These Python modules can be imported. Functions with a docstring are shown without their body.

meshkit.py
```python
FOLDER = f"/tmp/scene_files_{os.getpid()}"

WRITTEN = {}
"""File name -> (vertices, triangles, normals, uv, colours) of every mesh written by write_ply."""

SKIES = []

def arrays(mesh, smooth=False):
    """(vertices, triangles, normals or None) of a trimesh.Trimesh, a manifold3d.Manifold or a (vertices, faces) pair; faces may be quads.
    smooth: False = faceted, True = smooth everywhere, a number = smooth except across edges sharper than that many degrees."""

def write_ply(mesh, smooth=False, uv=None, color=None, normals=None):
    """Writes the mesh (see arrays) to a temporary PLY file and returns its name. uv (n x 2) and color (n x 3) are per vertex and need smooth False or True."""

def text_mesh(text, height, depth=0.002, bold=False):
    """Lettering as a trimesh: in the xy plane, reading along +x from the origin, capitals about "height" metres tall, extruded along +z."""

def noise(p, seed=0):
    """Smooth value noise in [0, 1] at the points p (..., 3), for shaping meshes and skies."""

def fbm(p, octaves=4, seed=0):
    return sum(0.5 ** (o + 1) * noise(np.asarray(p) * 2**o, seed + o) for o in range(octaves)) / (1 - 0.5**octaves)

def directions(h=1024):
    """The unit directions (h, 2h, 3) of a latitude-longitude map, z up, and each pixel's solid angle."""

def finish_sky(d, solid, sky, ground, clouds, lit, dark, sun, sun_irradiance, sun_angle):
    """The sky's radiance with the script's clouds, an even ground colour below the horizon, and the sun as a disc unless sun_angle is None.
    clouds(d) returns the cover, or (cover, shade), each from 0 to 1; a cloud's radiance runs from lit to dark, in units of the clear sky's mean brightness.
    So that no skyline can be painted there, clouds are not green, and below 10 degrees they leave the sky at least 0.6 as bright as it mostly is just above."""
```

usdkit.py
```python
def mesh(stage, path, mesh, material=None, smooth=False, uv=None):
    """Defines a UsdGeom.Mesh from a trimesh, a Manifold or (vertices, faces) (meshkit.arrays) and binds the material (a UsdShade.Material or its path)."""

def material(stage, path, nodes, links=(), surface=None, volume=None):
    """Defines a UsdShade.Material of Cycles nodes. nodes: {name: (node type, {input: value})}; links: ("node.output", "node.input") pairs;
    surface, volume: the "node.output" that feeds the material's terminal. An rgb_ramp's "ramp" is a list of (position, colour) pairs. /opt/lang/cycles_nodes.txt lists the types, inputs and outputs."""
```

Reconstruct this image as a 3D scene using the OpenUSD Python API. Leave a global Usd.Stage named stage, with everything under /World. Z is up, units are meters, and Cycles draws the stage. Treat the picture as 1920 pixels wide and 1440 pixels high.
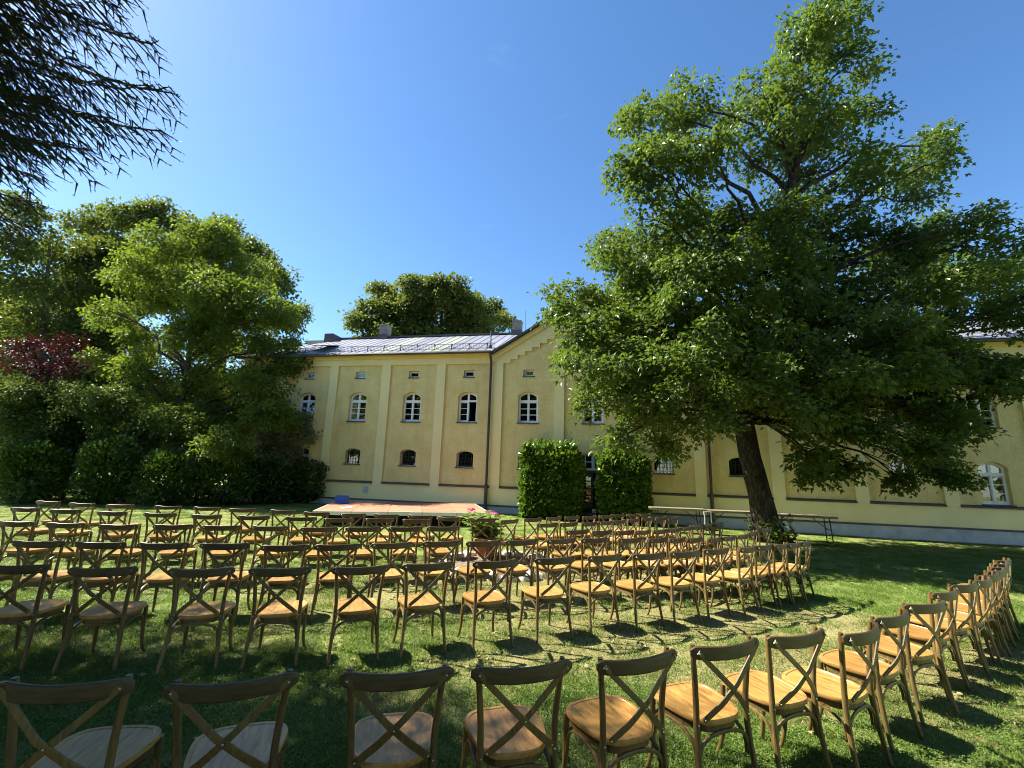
import math
import random

import numpy as np
import shapely
import shapely.affinity as aff
from shapely.geometry import Polygon, box as sbox
import trimesh
import usdkit
import meshkit
from pxr import Gf, Sdf, Usd, UsdGeom, UsdLux, UsdShade, Vt

random.seed(7)
rng = np.random.default_rng(7)
PI = math.pi
stage = Usd.Stage.CreateInMemory()
UsdGeom.SetStageUpAxis(stage, UsdGeom.Tokens.z)
UsdGeom.SetStageMetersPerUnit(stage, 1.0)
UsdGeom.Xform.Define(stage, '/World')
UsdGeom.Scope.Define(stage, '/World/Looks')

# ------------------------------------------------------------------ camera
F_PX, PITCH, ROLL, EYE = 830.7, math.radians(11.018), math.radians(1.844), 1.807
_f = np.array([0, math.cos(PITCH), math.sin(PITCH)])
_u0 = np.array([0, -math.sin(PITCH), math.cos(PITCH)])
_r0 = np.array([1.0, 0, 0])
_r = math.cos(ROLL) * _r0 + math.sin(ROLL) * _u0
_u = -math.sin(ROLL) * _r0 + math.cos(ROLL) * _u0
cam = UsdGeom.Camera.Define(stage, '/World/camera')
cam.AddTransformOp().Set(Gf.Matrix4d(*_r, 0, *_u, 0, *(-_f), 0, 0, 0, EYE, 1))
cam.CreateHorizontalApertureAttr(36.0)
cam.CreateVerticalApertureAttr(27.0)
cam.CreateFocalLengthAttr(36.0 * F_PX / 1920)
cam.CreateClippingRangeAttr(Gf.Vec2f(0.05, 5000))
cam.CreateExposureAttr(1.86)

# ------------------------------------------------------------------ sky and sun
SUN_EL, SUN_AZ = math.radians(47), math.radians(15)          # azimuth counted from "straight left" towards "ahead"
SUN = np.array([-math.cos(SUN_AZ) * math.cos(SUN_EL), math.sin(SUN_AZ) * math.cos(SUN_EL), math.sin(SUN_EL)])
skymat = usdkit.material(stage, '/World/Looks/sky', {
    'sky': ('sky_texture', {'sky_type': 'single_scattering', 'sun_disc': False, 'sun_elevation': SUN_EL,
                            'sun_rotation': math.atan2(SUN[0], SUN[1]), 'altitude': 500.0, 'air_density': 1.0, 'aerosol_density': 0.5, 'ozone_density': 3.0}),
    'h': ('hsv', {'saturation': 1.17}),
    'tc': ('texture_coordinate', {}), 'mp': ('mapping', {'scale': (2.2, 1.1, 7.5), 'rotation': (0.15, 0.1, 0.6)}), 'cn': ('noise_texture', {'scale': 2.3, 'detail': 7.0, 'roughness': 0.6, 'distortion': 0.7}),
    'cr': ('rgb_ramp', {'ramp': [(0.66, (0.0, 0.0, 0.0)), (0.90, (0.10, 0.10, 0.10))]}), 'cm': ('mix', {'color2': (4.6, 5.2, 6.0)}),
    'bg': ('background_shader', {'strength': 0.071})}, [('sky.color', 'h.color'), ('tc.generated', 'mp.vector'), ('mp.vector', 'cn.vector'), ('cn.fac', 'cr.fac'), ('cr.color', 'cm.fac'), ('h.color', 'cm.color1'), ('cm.color', 'bg.color')], surface='bg.background')
dome = UsdLux.DomeLight.Define(stage, '/World/sky')
UsdShade.MaterialBindingAPI.Apply(dome.GetPrim()).Bind(skymat)
dome.GetPrim().SetCustomDataByKey('kind', 'structure')
sun = UsdLux.DistantLight.Define(stage, '/World/sun')
sun.CreateIntensityAttr(1.25)
sun.CreateAngleAttr(0.53)
sun.CreateNormalizeAttr(True)
sun.CreateColorAttr(Gf.Vec3f(1.0, 0.93, 0.82))
_m = np.eye(4)
_z = SUN
_x = np.cross([0, 0, 1.0], _z); _x /= np.linalg.norm(_x)
_y = np.cross(_z, _x)
sun.AddTransformOp().Set(Gf.Matrix4d(*_x, 0, *_y, 0, *_z, 0, 0, 0, 0, 1))

# ------------------------------------------------------------------ helpers
_names = set()


def numbered(parent, name):
    p, k = f'{parent}/{name}', 0
    while p in _names:
        k += 1
        p = f'{parent}/{name}_{k:03d}'
    _names.add(p)
    return p


def path_of(parent):
    return '/World' if parent is None else str(parent.GetPath())


def tag(prim, label=None, cat=None, group=None, kind=None):
    for k, v in (('label', label), ('category', cat), ('group', group), ('kind', kind)):
        if v:
            prim.SetCustomDataByKey(k, v)
    return prim


def thing(name, label, cat, loc=(0, 0, 0), rot=0.0, group=None, kind=None):
    x = UsdGeom.Xform.Define(stage, numbered('/World', name))
    x.AddTranslateOp().Set(Gf.Vec3d(*map(float, loc)))
    x.AddRotateZOp().Set(float(rot))
    return tag(x.GetPrim(), label, cat, group, kind)


def obj(name, mesh, mat, parent=None, smooth=False, kind=None, label=None):
    m = usdkit.mesh(stage, numbered(path_of(parent), name), mesh, mat, smooth=smooth)
    return tag(m.GetPrim(), label=label, kind=kind)


class MB:
    """Gathers vertices and triangles that become one mesh."""

    def __init__(s):
        s.v, s.f, s.n = [], [], 0

    def add(s, v, f):
        s.v.append(np.asarray(v, float)); s.f.append(np.asarray(f, int) + s.n); s.n += len(v)
        return s

    def tm(s, t):
        return s.add(t.vertices, t.faces)

    def box(s, x0, x1, y0, y1, z0, z1):
        return s.tm(trimesh.creation.box(bounds=[[min(x0, x1), min(y0, y1), min(z0, z1)], [max(x0, x1), max(y0, y1), max(z0, z1)]]))

    def mesh(s):
        return np.vstack(s.v), np.vstack(s.f)


def boxm(x0, x1, y0, y1, z0, z1):
    return MB().box(x0, x1, y0, y1, z0, z1).mesh()


def bar(a, b, w, h, up=(0, 0, 1)):
    """A rectangular bar from a to b, w wide across, h thick along up."""
    a, b, up = np.array(a, float), np.array(b, float), np.array(up, float)
    d = b - a
    d /= np.linalg.norm(d)
    s = np.cross(d, up); s /= np.linalg.norm(s)
    u = np.cross(s, d)
    v = [p + i * s * w / 2 + j * u * h / 2 for p in (a, b) for i, j in ((-1, -1), (1, -1), (1, 1), (-1, 1))]
    f = [(0, 1, 2), (0, 2, 3), (4, 6, 5), (4, 7, 6)] + [t for k in range(4) for t in ((k, k + 4, (k + 1) % 4), ((k + 1) % 4, k + 4, (k + 1) % 4 + 4))]
    return np.array(v), np.array(f)[:, ::-1]


def tube(pts, radii, sides=8, flat=1.0, cap=True):
    """A round (or flattened) tube along a polyline."""
    pts = np.asarray(pts, float)
    n = len(pts)
    radii = np.broadcast_to(np.asarray(radii, float), n)
    t = np.gradient(pts, axis=0)
    t /= np.linalg.norm(t, axis=1)[:, None] + 1e-12
    ref = np.array([0, 0, 1.0]) if abs(t[0][2]) < 0.9 else np.array([1.0, 0, 0])
    s = np.cross(t[0], ref); s /= np.linalg.norm(s)
    ang = np.arange(sides) * 2 * PI / sides
    v = []
    for i in range(n):
        s = s - t[i] * (s @ t[i]); s /= np.linalg.norm(s)
        u = np.cross(t[i], s)
        v.append(pts[i] + radii[i] * (np.cos(ang)[:, None] * s + flat * np.sin(ang)[:, None] * u))
    v = np.vstack(v)
    f = []
    for i in range(n - 1):
        for k in range(sides):
            a, b = i * sides + k, i * sides + (k + 1) % sides
            f += [(a, b, b + sides), (a, b + sides, a + sides)]
    if cap:
        v = np.vstack([v, pts[0] - 0 * t[0], pts[-1]])
        c0, c1 = n * sides, n * sides + 1
        for k in range(sides):
            f += [(c0, (k + 1) % sides, k), (c1, (n - 1) * sides + k, (n - 1) * sides + (k + 1) % sides)]
    return v, np.array(f)


def lathe(profile, sides=20):
    p = np.array(profile, float)
    return trimesh.creation.revolve(p, sections=sides)


def prism(poly, y0, y1):
    """A shapely polygon in (x, z), given depth from y0 to y1."""
    geoms = getattr(poly, 'geoms', [poly])
    out = MB()
    for g in geoms:
        if g.is_empty or g.area < 1e-7:
            continue
        t = trimesh.creation.extrude_polygon(g, abs(y1 - y0), engine='earcut')
        v = np.array(t.vertices)
        out.add(np.stack([v[:, 0], max(y0, y1) - v[:, 2], v[:, 1]], 1), t.faces)
    return out.mesh()


def bez(p0, p1, p2, n=8):
    t = np.linspace(0, 1, n)[:, None]
    return (1 - t) ** 2 * np.array(p0) + 2 * t * (1 - t) * np.array(p1) + t * t * np.array(p2)


# ------------------------------------------------------------------ materials
def mat(name, nodes, links, surface='p.BSDF'):
    return usdkit.material(stage, '/World/Looks/' + name, nodes, links, surface=surface)


def speckled(name, c0, c1, scale=6.0, rough=0.8, bump=0.0, bscale=None, spec=0.3, metal=0.0, space='position', detail=6.0, c2=None, bdist=0.02, rnd=0.0):
    """Two colours mixed by noise, with optional fine relief."""
    ramp = [(0.3, c0), (0.7, c1)] if c2 is None else [(0.25, c0), (0.5, c1), (0.75, c2)]
    nodes = {'g': ('geometry', {}) if space == 'position' else ('texture_coordinate', {}),
             'n': ('noise_texture', {'scale': scale, 'detail': detail, 'roughness': 0.65}), 'r': ('rgb_ramp', {'ramp': ramp}),
             'p': ('principled_bsdf', {'roughness': rough, 'specular_ior_level': spec, 'metallic': metal})}
    src = 'g.position' if space == 'position' else 'g.object'
    links = [(src, 'n.vector'), ('n.fac', 'r.fac')]
    if rnd:
        nodes['oi'] = ('object_info', {})
        nodes['mr'] = ('map_range', {'from_min': 0.0, 'from_max': 1.0, 'to_min': 1 - rnd, 'to_max': 1 + rnd})
        nodes['hv'] = ('hsv', {})
        links += [('oi.random', 'mr.value'), ('mr.result', 'hv.value'), ('r.color', 'hv.color'), ('hv.color', 'p.base_color')]
    else:
        links += [('r.color', 'p.base_color')]
    if bump:
        nodes['bn'] = ('noise_texture', {'scale': bscale or scale * 4, 'detail': 4.0})
        nodes['b'] = ('bump', {'strength': bump, 'distance': bdist})
        links += [(src, 'bn.vector'), ('bn.fac', 'b.height'), ('b.normal', 'p.normal')]
    return mat(name, nodes, links)


def leafmat(name, cols, trans=0.35, rough=0.5, tint=(1.25, 1.15, 0.55), spec=0.3):
    """Leaves: each island its own tone, some light passing through."""
    n = len(cols)
    ramp = [(i / max(n - 1, 1), c) for i, c in enumerate(cols)]
    nodes = {'g': ('geometry', {}), 'r': ('rgb_ramp', {'ramp': ramp}), 'n': ('noise_texture', {'scale': 0.6, 'detail': 2.0}),
             'ad': ('math', {'math_type': 'multiply_add', 'value2': 0.6, 'value3': -0.1}), 'a2': ('math', {'math_type': 'multiply_add', 'value2': 0.55}),
             'p': ('principled_bsdf', {'roughness': rough, 'specular_ior_level': spec}), 'tr': ('translucent_bsdf', {}),
             'mx': ('mix', {'mix_type': 'multiply', 'fac': 1.0, 'color2': tint}), 'm': ('mix_closure', {'fac': trans})}
    links = [('g.random_per_island', 'ad.value1'), ('g.position', 'n.vector'), ('n.fac', 'a2.value1'), ('ad.value', 'a2.value3'), ('a2.value', 'r.fac'),
             ('r.color', 'p.base_color'), ('r.color', 'mx.color1'), ('mx.color', 'tr.color'), ('p.BSDF', 'm.closure1'), ('tr.BSDF', 'm.closure2')]
    return mat(name, nodes, links, surface='m.closure')


def wood(name, dark, light, rough=0.4, scale=(30, 3, 30), rnd=0.18, spec=0.45, grain=0.5):
    nodes = {'t': ('texture_coordinate', {}), 'mp': ('mapping', {'scale': scale}), 'n': ('noise_texture', {'scale': 2.0, 'detail': 6.0, 'roughness': 0.7, 'distortion': 0.6}),
             'r': ('rgb_ramp', {'ramp': [(0.3, dark), (0.66, light)]}), 'oi': ('object_info', {}),
             'mr': ('map_range', {'to_min': 1 - rnd, 'to_max': 1 + rnd}), 'hv': ('hsv', {}), 'b': ('bump', {'strength': grain, 'distance': 0.002}),
             'p': ('principled_bsdf', {'roughness': rough, 'specular_ior_level': spec})}
    links = [('t.object', 'mp.vector'), ('mp.vector', 'n.vector'), ('n.fac', 'r.fac'), ('oi.random', 'mr.value'), ('mr.result', 'hv.value'),
             ('r.color', 'hv.color'), ('hv.color', 'p.base_color'), ('n.fac', 'b.height'), ('b.normal', 'p.normal')]
    return mat(name, nodes, links)


def plain(name, c, rough=0.6, spec=0.4, metal=0.0):
    d = tuple(0.88 * x for x in c)
    return speckled(name, d, c, scale=9.0, rough=rough, spec=spec, metal=metal)


M = {}
for q, (ks, kf, wm) in enumerate(((1.0, 1.0, 1.0), (0.86, 0.84, 1.06), (1.12, 1.14, 0.96), (0.95, 0.74, 1.02))):
    def tone(c, k, wm=wm):
        return (c[0] * k * wm, c[1] * k, c[2] * k / wm)
    M[f'seat{q}'] = wood(f'seat_wood_{q + 1}', tone((0.21, 0.105, 0.026), ks), tone((0.50, 0.290, 0.085), ks), rough=0.36, scale=(22 - 2 * q, 2.2 + 0.3 * q, 22), spec=0.5)
    M[f'frame{q}'] = wood(f'frame_wood_{q + 1}', tone((0.062, 0.040, 0.012), kf), tone((0.185, 0.124, 0.040), kf), rough=0.42, scale=(26, 26, 3 + 0.4 * q), spec=0.42)
    M[f'crest{q}'] = wood(f'crest_wood_{q + 1}', tone((0.034, 0.023, 0.008), kf), tone((0.100, 0.068, 0.024), kf), rough=0.42, scale=(3 + 0.4 * q, 26, 30), spec=0.42)
M['steel'] = plain('steel', (0.55, 0.55, 0.55), rough=0.3, metal=1.0)
M['plaster'] = speckled('smooth_plaster', (0.71, 0.58, 0.27), (0.79, 0.66, 0.325), scale=0.9, rough=0.9, bump=0.15, bscale=40, spec=0.15)
M['roughcast'] = mat('rough_plaster', {
    'g': ('geometry', {}), 'n': ('noise_texture', {'scale': 1.3, 'detail': 7.0, 'roughness': 0.62}), 'r': ('rgb_ramp', {'ramp': [(0.30, (0.69, 0.525, 0.205)), (0.52, (0.765, 0.60, 0.255)), (0.72, (0.82, 0.665, 0.31))]}),
    'mp': ('mapping', {'scale': (2.6, 2.6, 0.22)}), 's': ('noise_texture', {'scale': 1.5, 'detail': 5.0, 'roughness': 0.6}), 'sr': ('rgb_ramp', {'ramp': [(0.30, (0.88, 0.88, 0.86)), (0.50, (1.0, 1.0, 1.0))]}),
    'f': ('noise_texture', {'scale': 17.0, 'detail': 5.0, 'roughness': 0.7}), 'fr': ('rgb_ramp', {'ramp': [(0.32, (0.90, 0.89, 0.86)), (0.55, (1.0, 1.0, 1.0)), (0.75, (1.07, 1.06, 1.03))]}),
    'm1': ('mix', {'mix_type': 'multiply', 'fac': 0.8}), 'm2': ('mix', {'mix_type': 'multiply', 'fac': 1.0}), 'b': ('bump', {'strength': 1.0, 'distance': 0.05}), 'p': ('principled_bsdf', {'roughness': 0.95, 'specular_ior_level': 0.1})},
    [('g.position', 'n.vector'), ('n.fac', 'r.fac'), ('g.position', 'mp.vector'), ('mp.vector', 's.vector'), ('s.fac', 'sr.fac'), ('g.position', 'f.vector'), ('f.fac', 'fr.fac'), ('r.color', 'm1.color1'), ('sr.color', 'm1.color2'),
     ('m1.color', 'm2.color1'), ('fr.color', 'm2.color2'), ('m2.color', 'p.base_color'), ('f.fac', 'b.height'), ('b.normal', 'p.normal')])
M['concrete'] = speckled('plinth_concrete', (0.30, 0.31, 0.30), (0.46, 0.46, 0.43), scale=2.5, rough=0.9, bump=0.3, bscale=30)
M['lead'] = speckled('dark_sheet_metal', (0.050, 0.045, 0.042), (0.085, 0.075, 0.07), scale=3, rough=0.55, spec=0.4)
M['brownpipe'] = speckled('brown_pipe_metal', (0.055, 0.036, 0.03), (0.085, 0.06, 0.05), scale=4, rough=0.5)
M['roof'] = speckled('grey_roof_sheet', (0.21, 0.215, 0.245), (0.29, 0.295, 0.33), scale=1.3, rough=0.38, spec=0.5, metal=0.2, rnd=0.08)
M['roof_green'] = speckled('weathered_roof_sheet', (0.20, 0.235, 0.19), (0.28, 0.31, 0.24), scale=2.2, rough=0.55, rnd=0.05)
M['seam'] = speckled('roof_seam', (0.045, 0.045, 0.052), (0.07, 0.07, 0.078), scale=3, rough=0.5)
M['white'] = speckled('white_window_paint', (0.70, 0.71, 0.72), (0.80, 0.80, 0.80), scale=4, rough=0.45)
M['palegreen'] = speckled('pale_window_paint', (0.50, 0.60, 0.58), (0.58, 0.68, 0.66), scale=4, rough=0.45)
M['anthracite'] = speckled('dark_door_paint', (0.028, 0.031, 0.036), (0.04, 0.044, 0.05), scale=4, rough=0.4)
M['inside'] = plain('dim_room', (0.10, 0.095, 0.09), rough=0.9)
M['chimney'] = speckled('chimney_render', (0.15, 0.13, 0.105), (0.27, 0.235, 0.19), scale=3.5, rough=0.95, bump=0.4, bscale=20)
M['glass'] = mat('window_glass', {'f': ('fresnel', {'IOR': 1.52}), 'k': ('math', {'math_type': 'multiply_add', 'value2': 1.6, 'value3': 0.06}), 't': ('transparent_bsdf', {'color': (0.62, 0.66, 0.64)}),
                 'g': ('glossy_bsdf', {'color': (0.9, 0.95, 1.0), 'roughness': 0.015}), 'm': ('mix_closure', {})},
                 [('f.fac', 'k.value1'), ('k.value', 'm.fac'), ('t.BSDF', 'm.closure1'), ('g.BSDF', 'm.closure2')], surface='m.closure')
M['bark'] = mat('maple_bark', {'t': ('geometry', {}), 'mp': ('mapping', {'scale': (7, 7, 1.6)}), 'n': ('noise_texture', {'scale': 2.2, 'detail': 8.0, 'roughness': 0.7, 'distortion': 0.5}),
                'r': ('rgb_ramp', {'ramp': [(0.3, (0.012, 0.010, 0.008)), (0.50, (0.050, 0.040, 0.030)), (0.72, (0.15, 0.13, 0.10))]}), 'b': ('bump', {'strength': 1.0, 'distance': 0.12}),
                'p': ('principled_bsdf', {'roughness': 0.95, 'specular_ior_level': 0.1})},
                [('t.position', 'mp.vector'), ('mp.vector', 'n.vector'), ('n.fac', 'r.fac'), ('r.color', 'p.base_color'), ('n.fac', 'b.height'), ('b.normal', 'p.normal')])
M['twig'] = speckled('twig_bark', (0.035, 0.027, 0.02), (0.09, 0.072, 0.055), scale=8, rough=0.95, spec=0.1)
M['maple'] = leafmat('maple_leaf', [(0.072, 0.118, 0.024), (0.118, 0.180, 0.036), (0.180, 0.245, 0.060)], trans=0.46, rough=0.40, spec=0.45, tint=(1.4, 1.35, 0.65))
M['cherry'] = leafmat('cherry_leaf', [(0.095, 0.140, 0.022), (0.150, 0.210, 0.036), (0.205, 0.265, 0.060)], trans=0.52, tint=(1.4, 1.35, 0.65))
M['backleaf'] = leafmat('background_leaf', [(0.070, 0.105, 0.026), (0.110, 0.155, 0.036), (0.155, 0.195, 0.050)], trans=0.48, tint=(1.5, 1.35, 0.6))
M['chestnut'] = leafmat('chestnut_leaf', [(0.080, 0.112, 0.024), (0.135, 0.175, 0.038), (0.195, 0.215, 0.060)], trans=0.45, tint=(1.4, 1.3, 0.65))
M['plum'] = leafmat('plum_leaf', [(0.026, 0.008, 0.010), (0.050, 0.013, 0.017), (0.085, 0.022, 0.027)], trans=0.35, tint=(1.5, 0.6, 0.6))
M['shrub'] = leafmat('shrub_leaf', [(0.065, 0.105, 0.022), (0.110, 0.160, 0.034), (0.165, 0.210, 0.052)], trans=0.44)
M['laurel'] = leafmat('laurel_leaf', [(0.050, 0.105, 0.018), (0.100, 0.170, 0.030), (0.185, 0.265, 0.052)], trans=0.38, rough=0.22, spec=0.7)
M['hedge'] = leafmat('hedge_leaf', [(0.070, 0.140, 0.022), (0.130, 0.220, 0.036), (0.235, 0.330, 0.062)], trans=0.40, rough=0.22, spec=0.7)
M['silver'] = leafmat('silver_leaf', [(0.17, 0.19, 0.11), (0.25, 0.27, 0.16), (0.33, 0.34, 0.22)], trans=0.3)
M['needle'] = leafmat('spruce_needle', [(0.012, 0.028, 0.012), (0.022, 0.045, 0.018), (0.040, 0.066, 0.022)], trans=0.12, rough=0.6, spec=0.2)
M['hydrangea'] = leafmat('hydrangea_leaf', [(0.15, 0.24, 0.05), (0.22, 0.32, 0.08), (0.30, 0.39, 0.13)], trans=0.4)
M['petal'] = leafmat('pink_petal', [(0.55, 0.14, 0.24), (0.65, 0.22, 0.33), (0.72, 0.38, 0.45)], trans=0.3, tint=(1, 0.8, 0.9))
M['grass'] = leafmat('grass_blade', [(0.088, 0.158, 0.026), (0.155, 0.24, 0.044), (0.27, 0.33, 0.085)], trans=0.35, rough=0.45)
M['straw'] = leafmat('dry_grass_blade', [(0.21, 0.19, 0.075), (0.31, 0.27, 0.12), (0.42, 0.36, 0.18)], trans=0.25, rough=0.6, tint=(1.1, 1.0, 0.8))
M['terracotta'] = speckled('terracotta', (0.33, 0.115, 0.06), (0.46, 0.20, 0.12), scale=9, rough=0.85, bump=0.15)
M['stone'] = speckled('pale_stone', (0.30, 0.28, 0.25), (0.58, 0.55, 0.49), scale=9, rough=0.9, bump=0.5, bscale=30)
M['soil'] = speckled('dry_soil', (0.10, 0.075, 0.05), (0.22, 0.17, 0.115), scale=14, rough=1.0, bump=0.6, bscale=40)
M['deck'] = speckled('stage_plywood', (0.29, 0.125, 0.070), (0.41, 0.190, 0.118), scale=1.6, rough=0.8, spec=0.15, rnd=0.10)
M['alu'] = speckled('aluminium_edge', (0.62, 0.60, 0.55), (0.74, 0.72, 0.67), scale=4, rough=0.45, metal=0.3)
M['drape'] = plain('black_skirt', (0.012, 0.012, 0.013), rough=0.9)
M['blue'] = plain('blue_plastic', (0.02, 0.10, 0.42), rough=0.4)
M['paper'] = plain('white_paper', (0.78, 0.78, 0.80), rough=0.7)
M['tabletop'] = wood('weathered_table', (0.16, 0.125, 0.085), (0.30, 0.25, 0.18), rough=0.45, scale=(2, 24, 24), rnd=0.1)
M['iron'] = plain('green_black_iron', (0.022, 0.026, 0.024), rough=0.5)

# ------------------------------------------------------------------ ground
YAW = math.radians(11.779)
DIST = 18.386
FT = np.array([math.cos(YAW), -math.sin(YAW)])
FN = np.array([math.sin(YAW), math.cos(YAW)])


def smooth01(x):
    x = np.clip(x, 0, 1)
    return x * x * (3 - 2 * x)


def gz(x, y):
    """Height of the lawn: level, with a slight rise towards the left part of the house, and small unevenness."""
    x, y = np.asarray(x, float), np.asarray(y, float)
    t, n = x * FT[0] + y * FT[1], x * FN[0] + y * FN[1]
    rise = np.clip(0.05 - 0.011 * (t + 3), -0.09, 0.09) * smooth01((n - 10) / 8)
    p = np.stack([x * 0.9, y * 0.9, np.zeros_like(x)], -1)
    return rise + 0.03 * (meshkit.fbm(p, 3, 3) - 0.5) * smooth01((60 - np.hypot(x, y)) / 10)


DRY = [(1.2, 5.5, 0.8, 0.9), (2.5, 5.9, 0.9, 1.0), (3.5, 5.2, 0.9, 0.9), (0.1, 7.0, 0.9, 0.8), (-1.2, 7.2, 0.8, 0.6), (5.4, 4.3, 0.9, 0.9), (1.9, 8.6, 1.0, 0.8), (2.9, 9.6, 1.0, 0.7),
       (0.2, 5.0, 0.6, 0.6), (4.2, 6.0, 0.7, 0.5), (-2.6, 6.2, 0.7, 0.45), (-3.2, 4.8, 0.5, 0.4), (5.2, 11.8, 1.0, 0.5), (-0.2, 8.9, 1.4, 0.7), (2.2, 4.3, 0.5, 0.5), (-1.3, 3.4, 0.5, 0.35), (-5.0, 7.6, 0.6, 0.4)]


def dryness(x, y):
    x, y = np.asarray(x, float), np.asarray(y, float)
    d = np.zeros_like(x)
    for cx, cy, s, w in DRY:
        d = d + w * np.exp(-((x - cx) ** 2 + (y - cy) ** 2) / (2 * s * s))
    p = np.stack([x, y, np.zeros_like(x)], -1)
    return np.clip(0.9 * d * (0.1 + 1.5 * meshkit.fbm(p * 2.6, 4, 5)) + 1.15 * (meshkit.fbm(p * 1.3, 4, 9) - 0.37), 0, 0.72)


def ground_axis(lo, hi, far0, far1, step):
    a = np.arange(lo, hi + 1e-6, step)
    return np.concatenate([np.linspace(far0, lo, 14)[:-1], a, np.linspace(hi, far1, 14)[1:]])


gx, gy = ground_axis(-24, 22, -160, 160, 0.2), ground_axis(-2, 24, -60, 200, 0.2)
GX, GY = np.meshgrid(gx, gy)
GV = np.stack([GX, GY, gz(GX, GY)], -1).reshape(-1, 3)
ii = np.arange(len(gy) - 1)[:, None] * len(gx) + np.arange(len(gx) - 1)[None]
GF = np.concatenate([np.stack([ii, ii + 1, ii + 1 + len(gx)], -1).reshape(-1, 3), np.stack([ii, ii + 1 + len(gx), ii + len(gx)], -1).reshape(-1, 3)])
M['cloth'] = plain('white_cloth', (0.70, 0.70, 0.68), rough=0.9)
M['lawn'] = mat('lawn_ground', {
    'a': ('attribute', {'attribute': 'dry'}), 'g': ('geometry', {}), 'n': ('noise_texture', {'scale': 26.0, 'detail': 6.0, 'roughness': 0.7}), 'n2': ('noise_texture', {'scale': 0.8, 'detail': 4.0}),
    'r1': ('rgb_ramp', {'ramp': [(0.3, (0.065, 0.10, 0.020)), (0.5, (0.140, 0.19, 0.042)), (0.72, (0.25, 0.28, 0.085))]}),
    'r2': ('rgb_ramp', {'ramp': [(0.3, (0.12, 0.105, 0.045)), (0.5, (0.25, 0.215, 0.095)), (0.72, (0.40, 0.345, 0.165))]}),
    'v': ('math', {'math_type': 'multiply_add', 'value2': 0.5, 'value3': 0.0}), 'mx': ('mix', {}), 'h': ('hsv', {}), 'mr': ('map_range', {'from_min': 0.3, 'from_max': 0.7, 'to_min': 0.8, 'to_max': 1.15}),
    'b': ('bump', {'strength': 0.9, 'distance': 0.03}), 'p': ('principled_bsdf', {'roughness': 0.95, 'specular_ior_level': 0.1})},
    [('g.position', 'n.vector'), ('g.position', 'n2.vector'), ('n.fac', 'r1.fac'), ('n.fac', 'r2.fac'), ('a.fac', 'mx.fac'), ('r1.color', 'mx.color1'), ('r2.color', 'mx.color2'),
     ('n2.fac', 'mr.value'), ('mr.result', 'h.value'), ('mx.color', 'h.color'), ('h.color', 'p.base_color'), ('n.fac', 'b.height'), ('b.normal', 'p.normal')])
lawn = usdkit.mesh(stage, numbered('/World', 'lawn'), (GV, GF), M['lawn'], smooth=True)
UsdGeom.PrimvarsAPI(lawn).CreatePrimvar('dry', Sdf.ValueTypeNames.FloatArray, 'vertex').Set(Vt.FloatArray.FromNumpy(dryness(GV[:, 0], GV[:, 1]).astype(np.float32)))
tag(lawn.GetPrim(), kind='structure')

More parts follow.
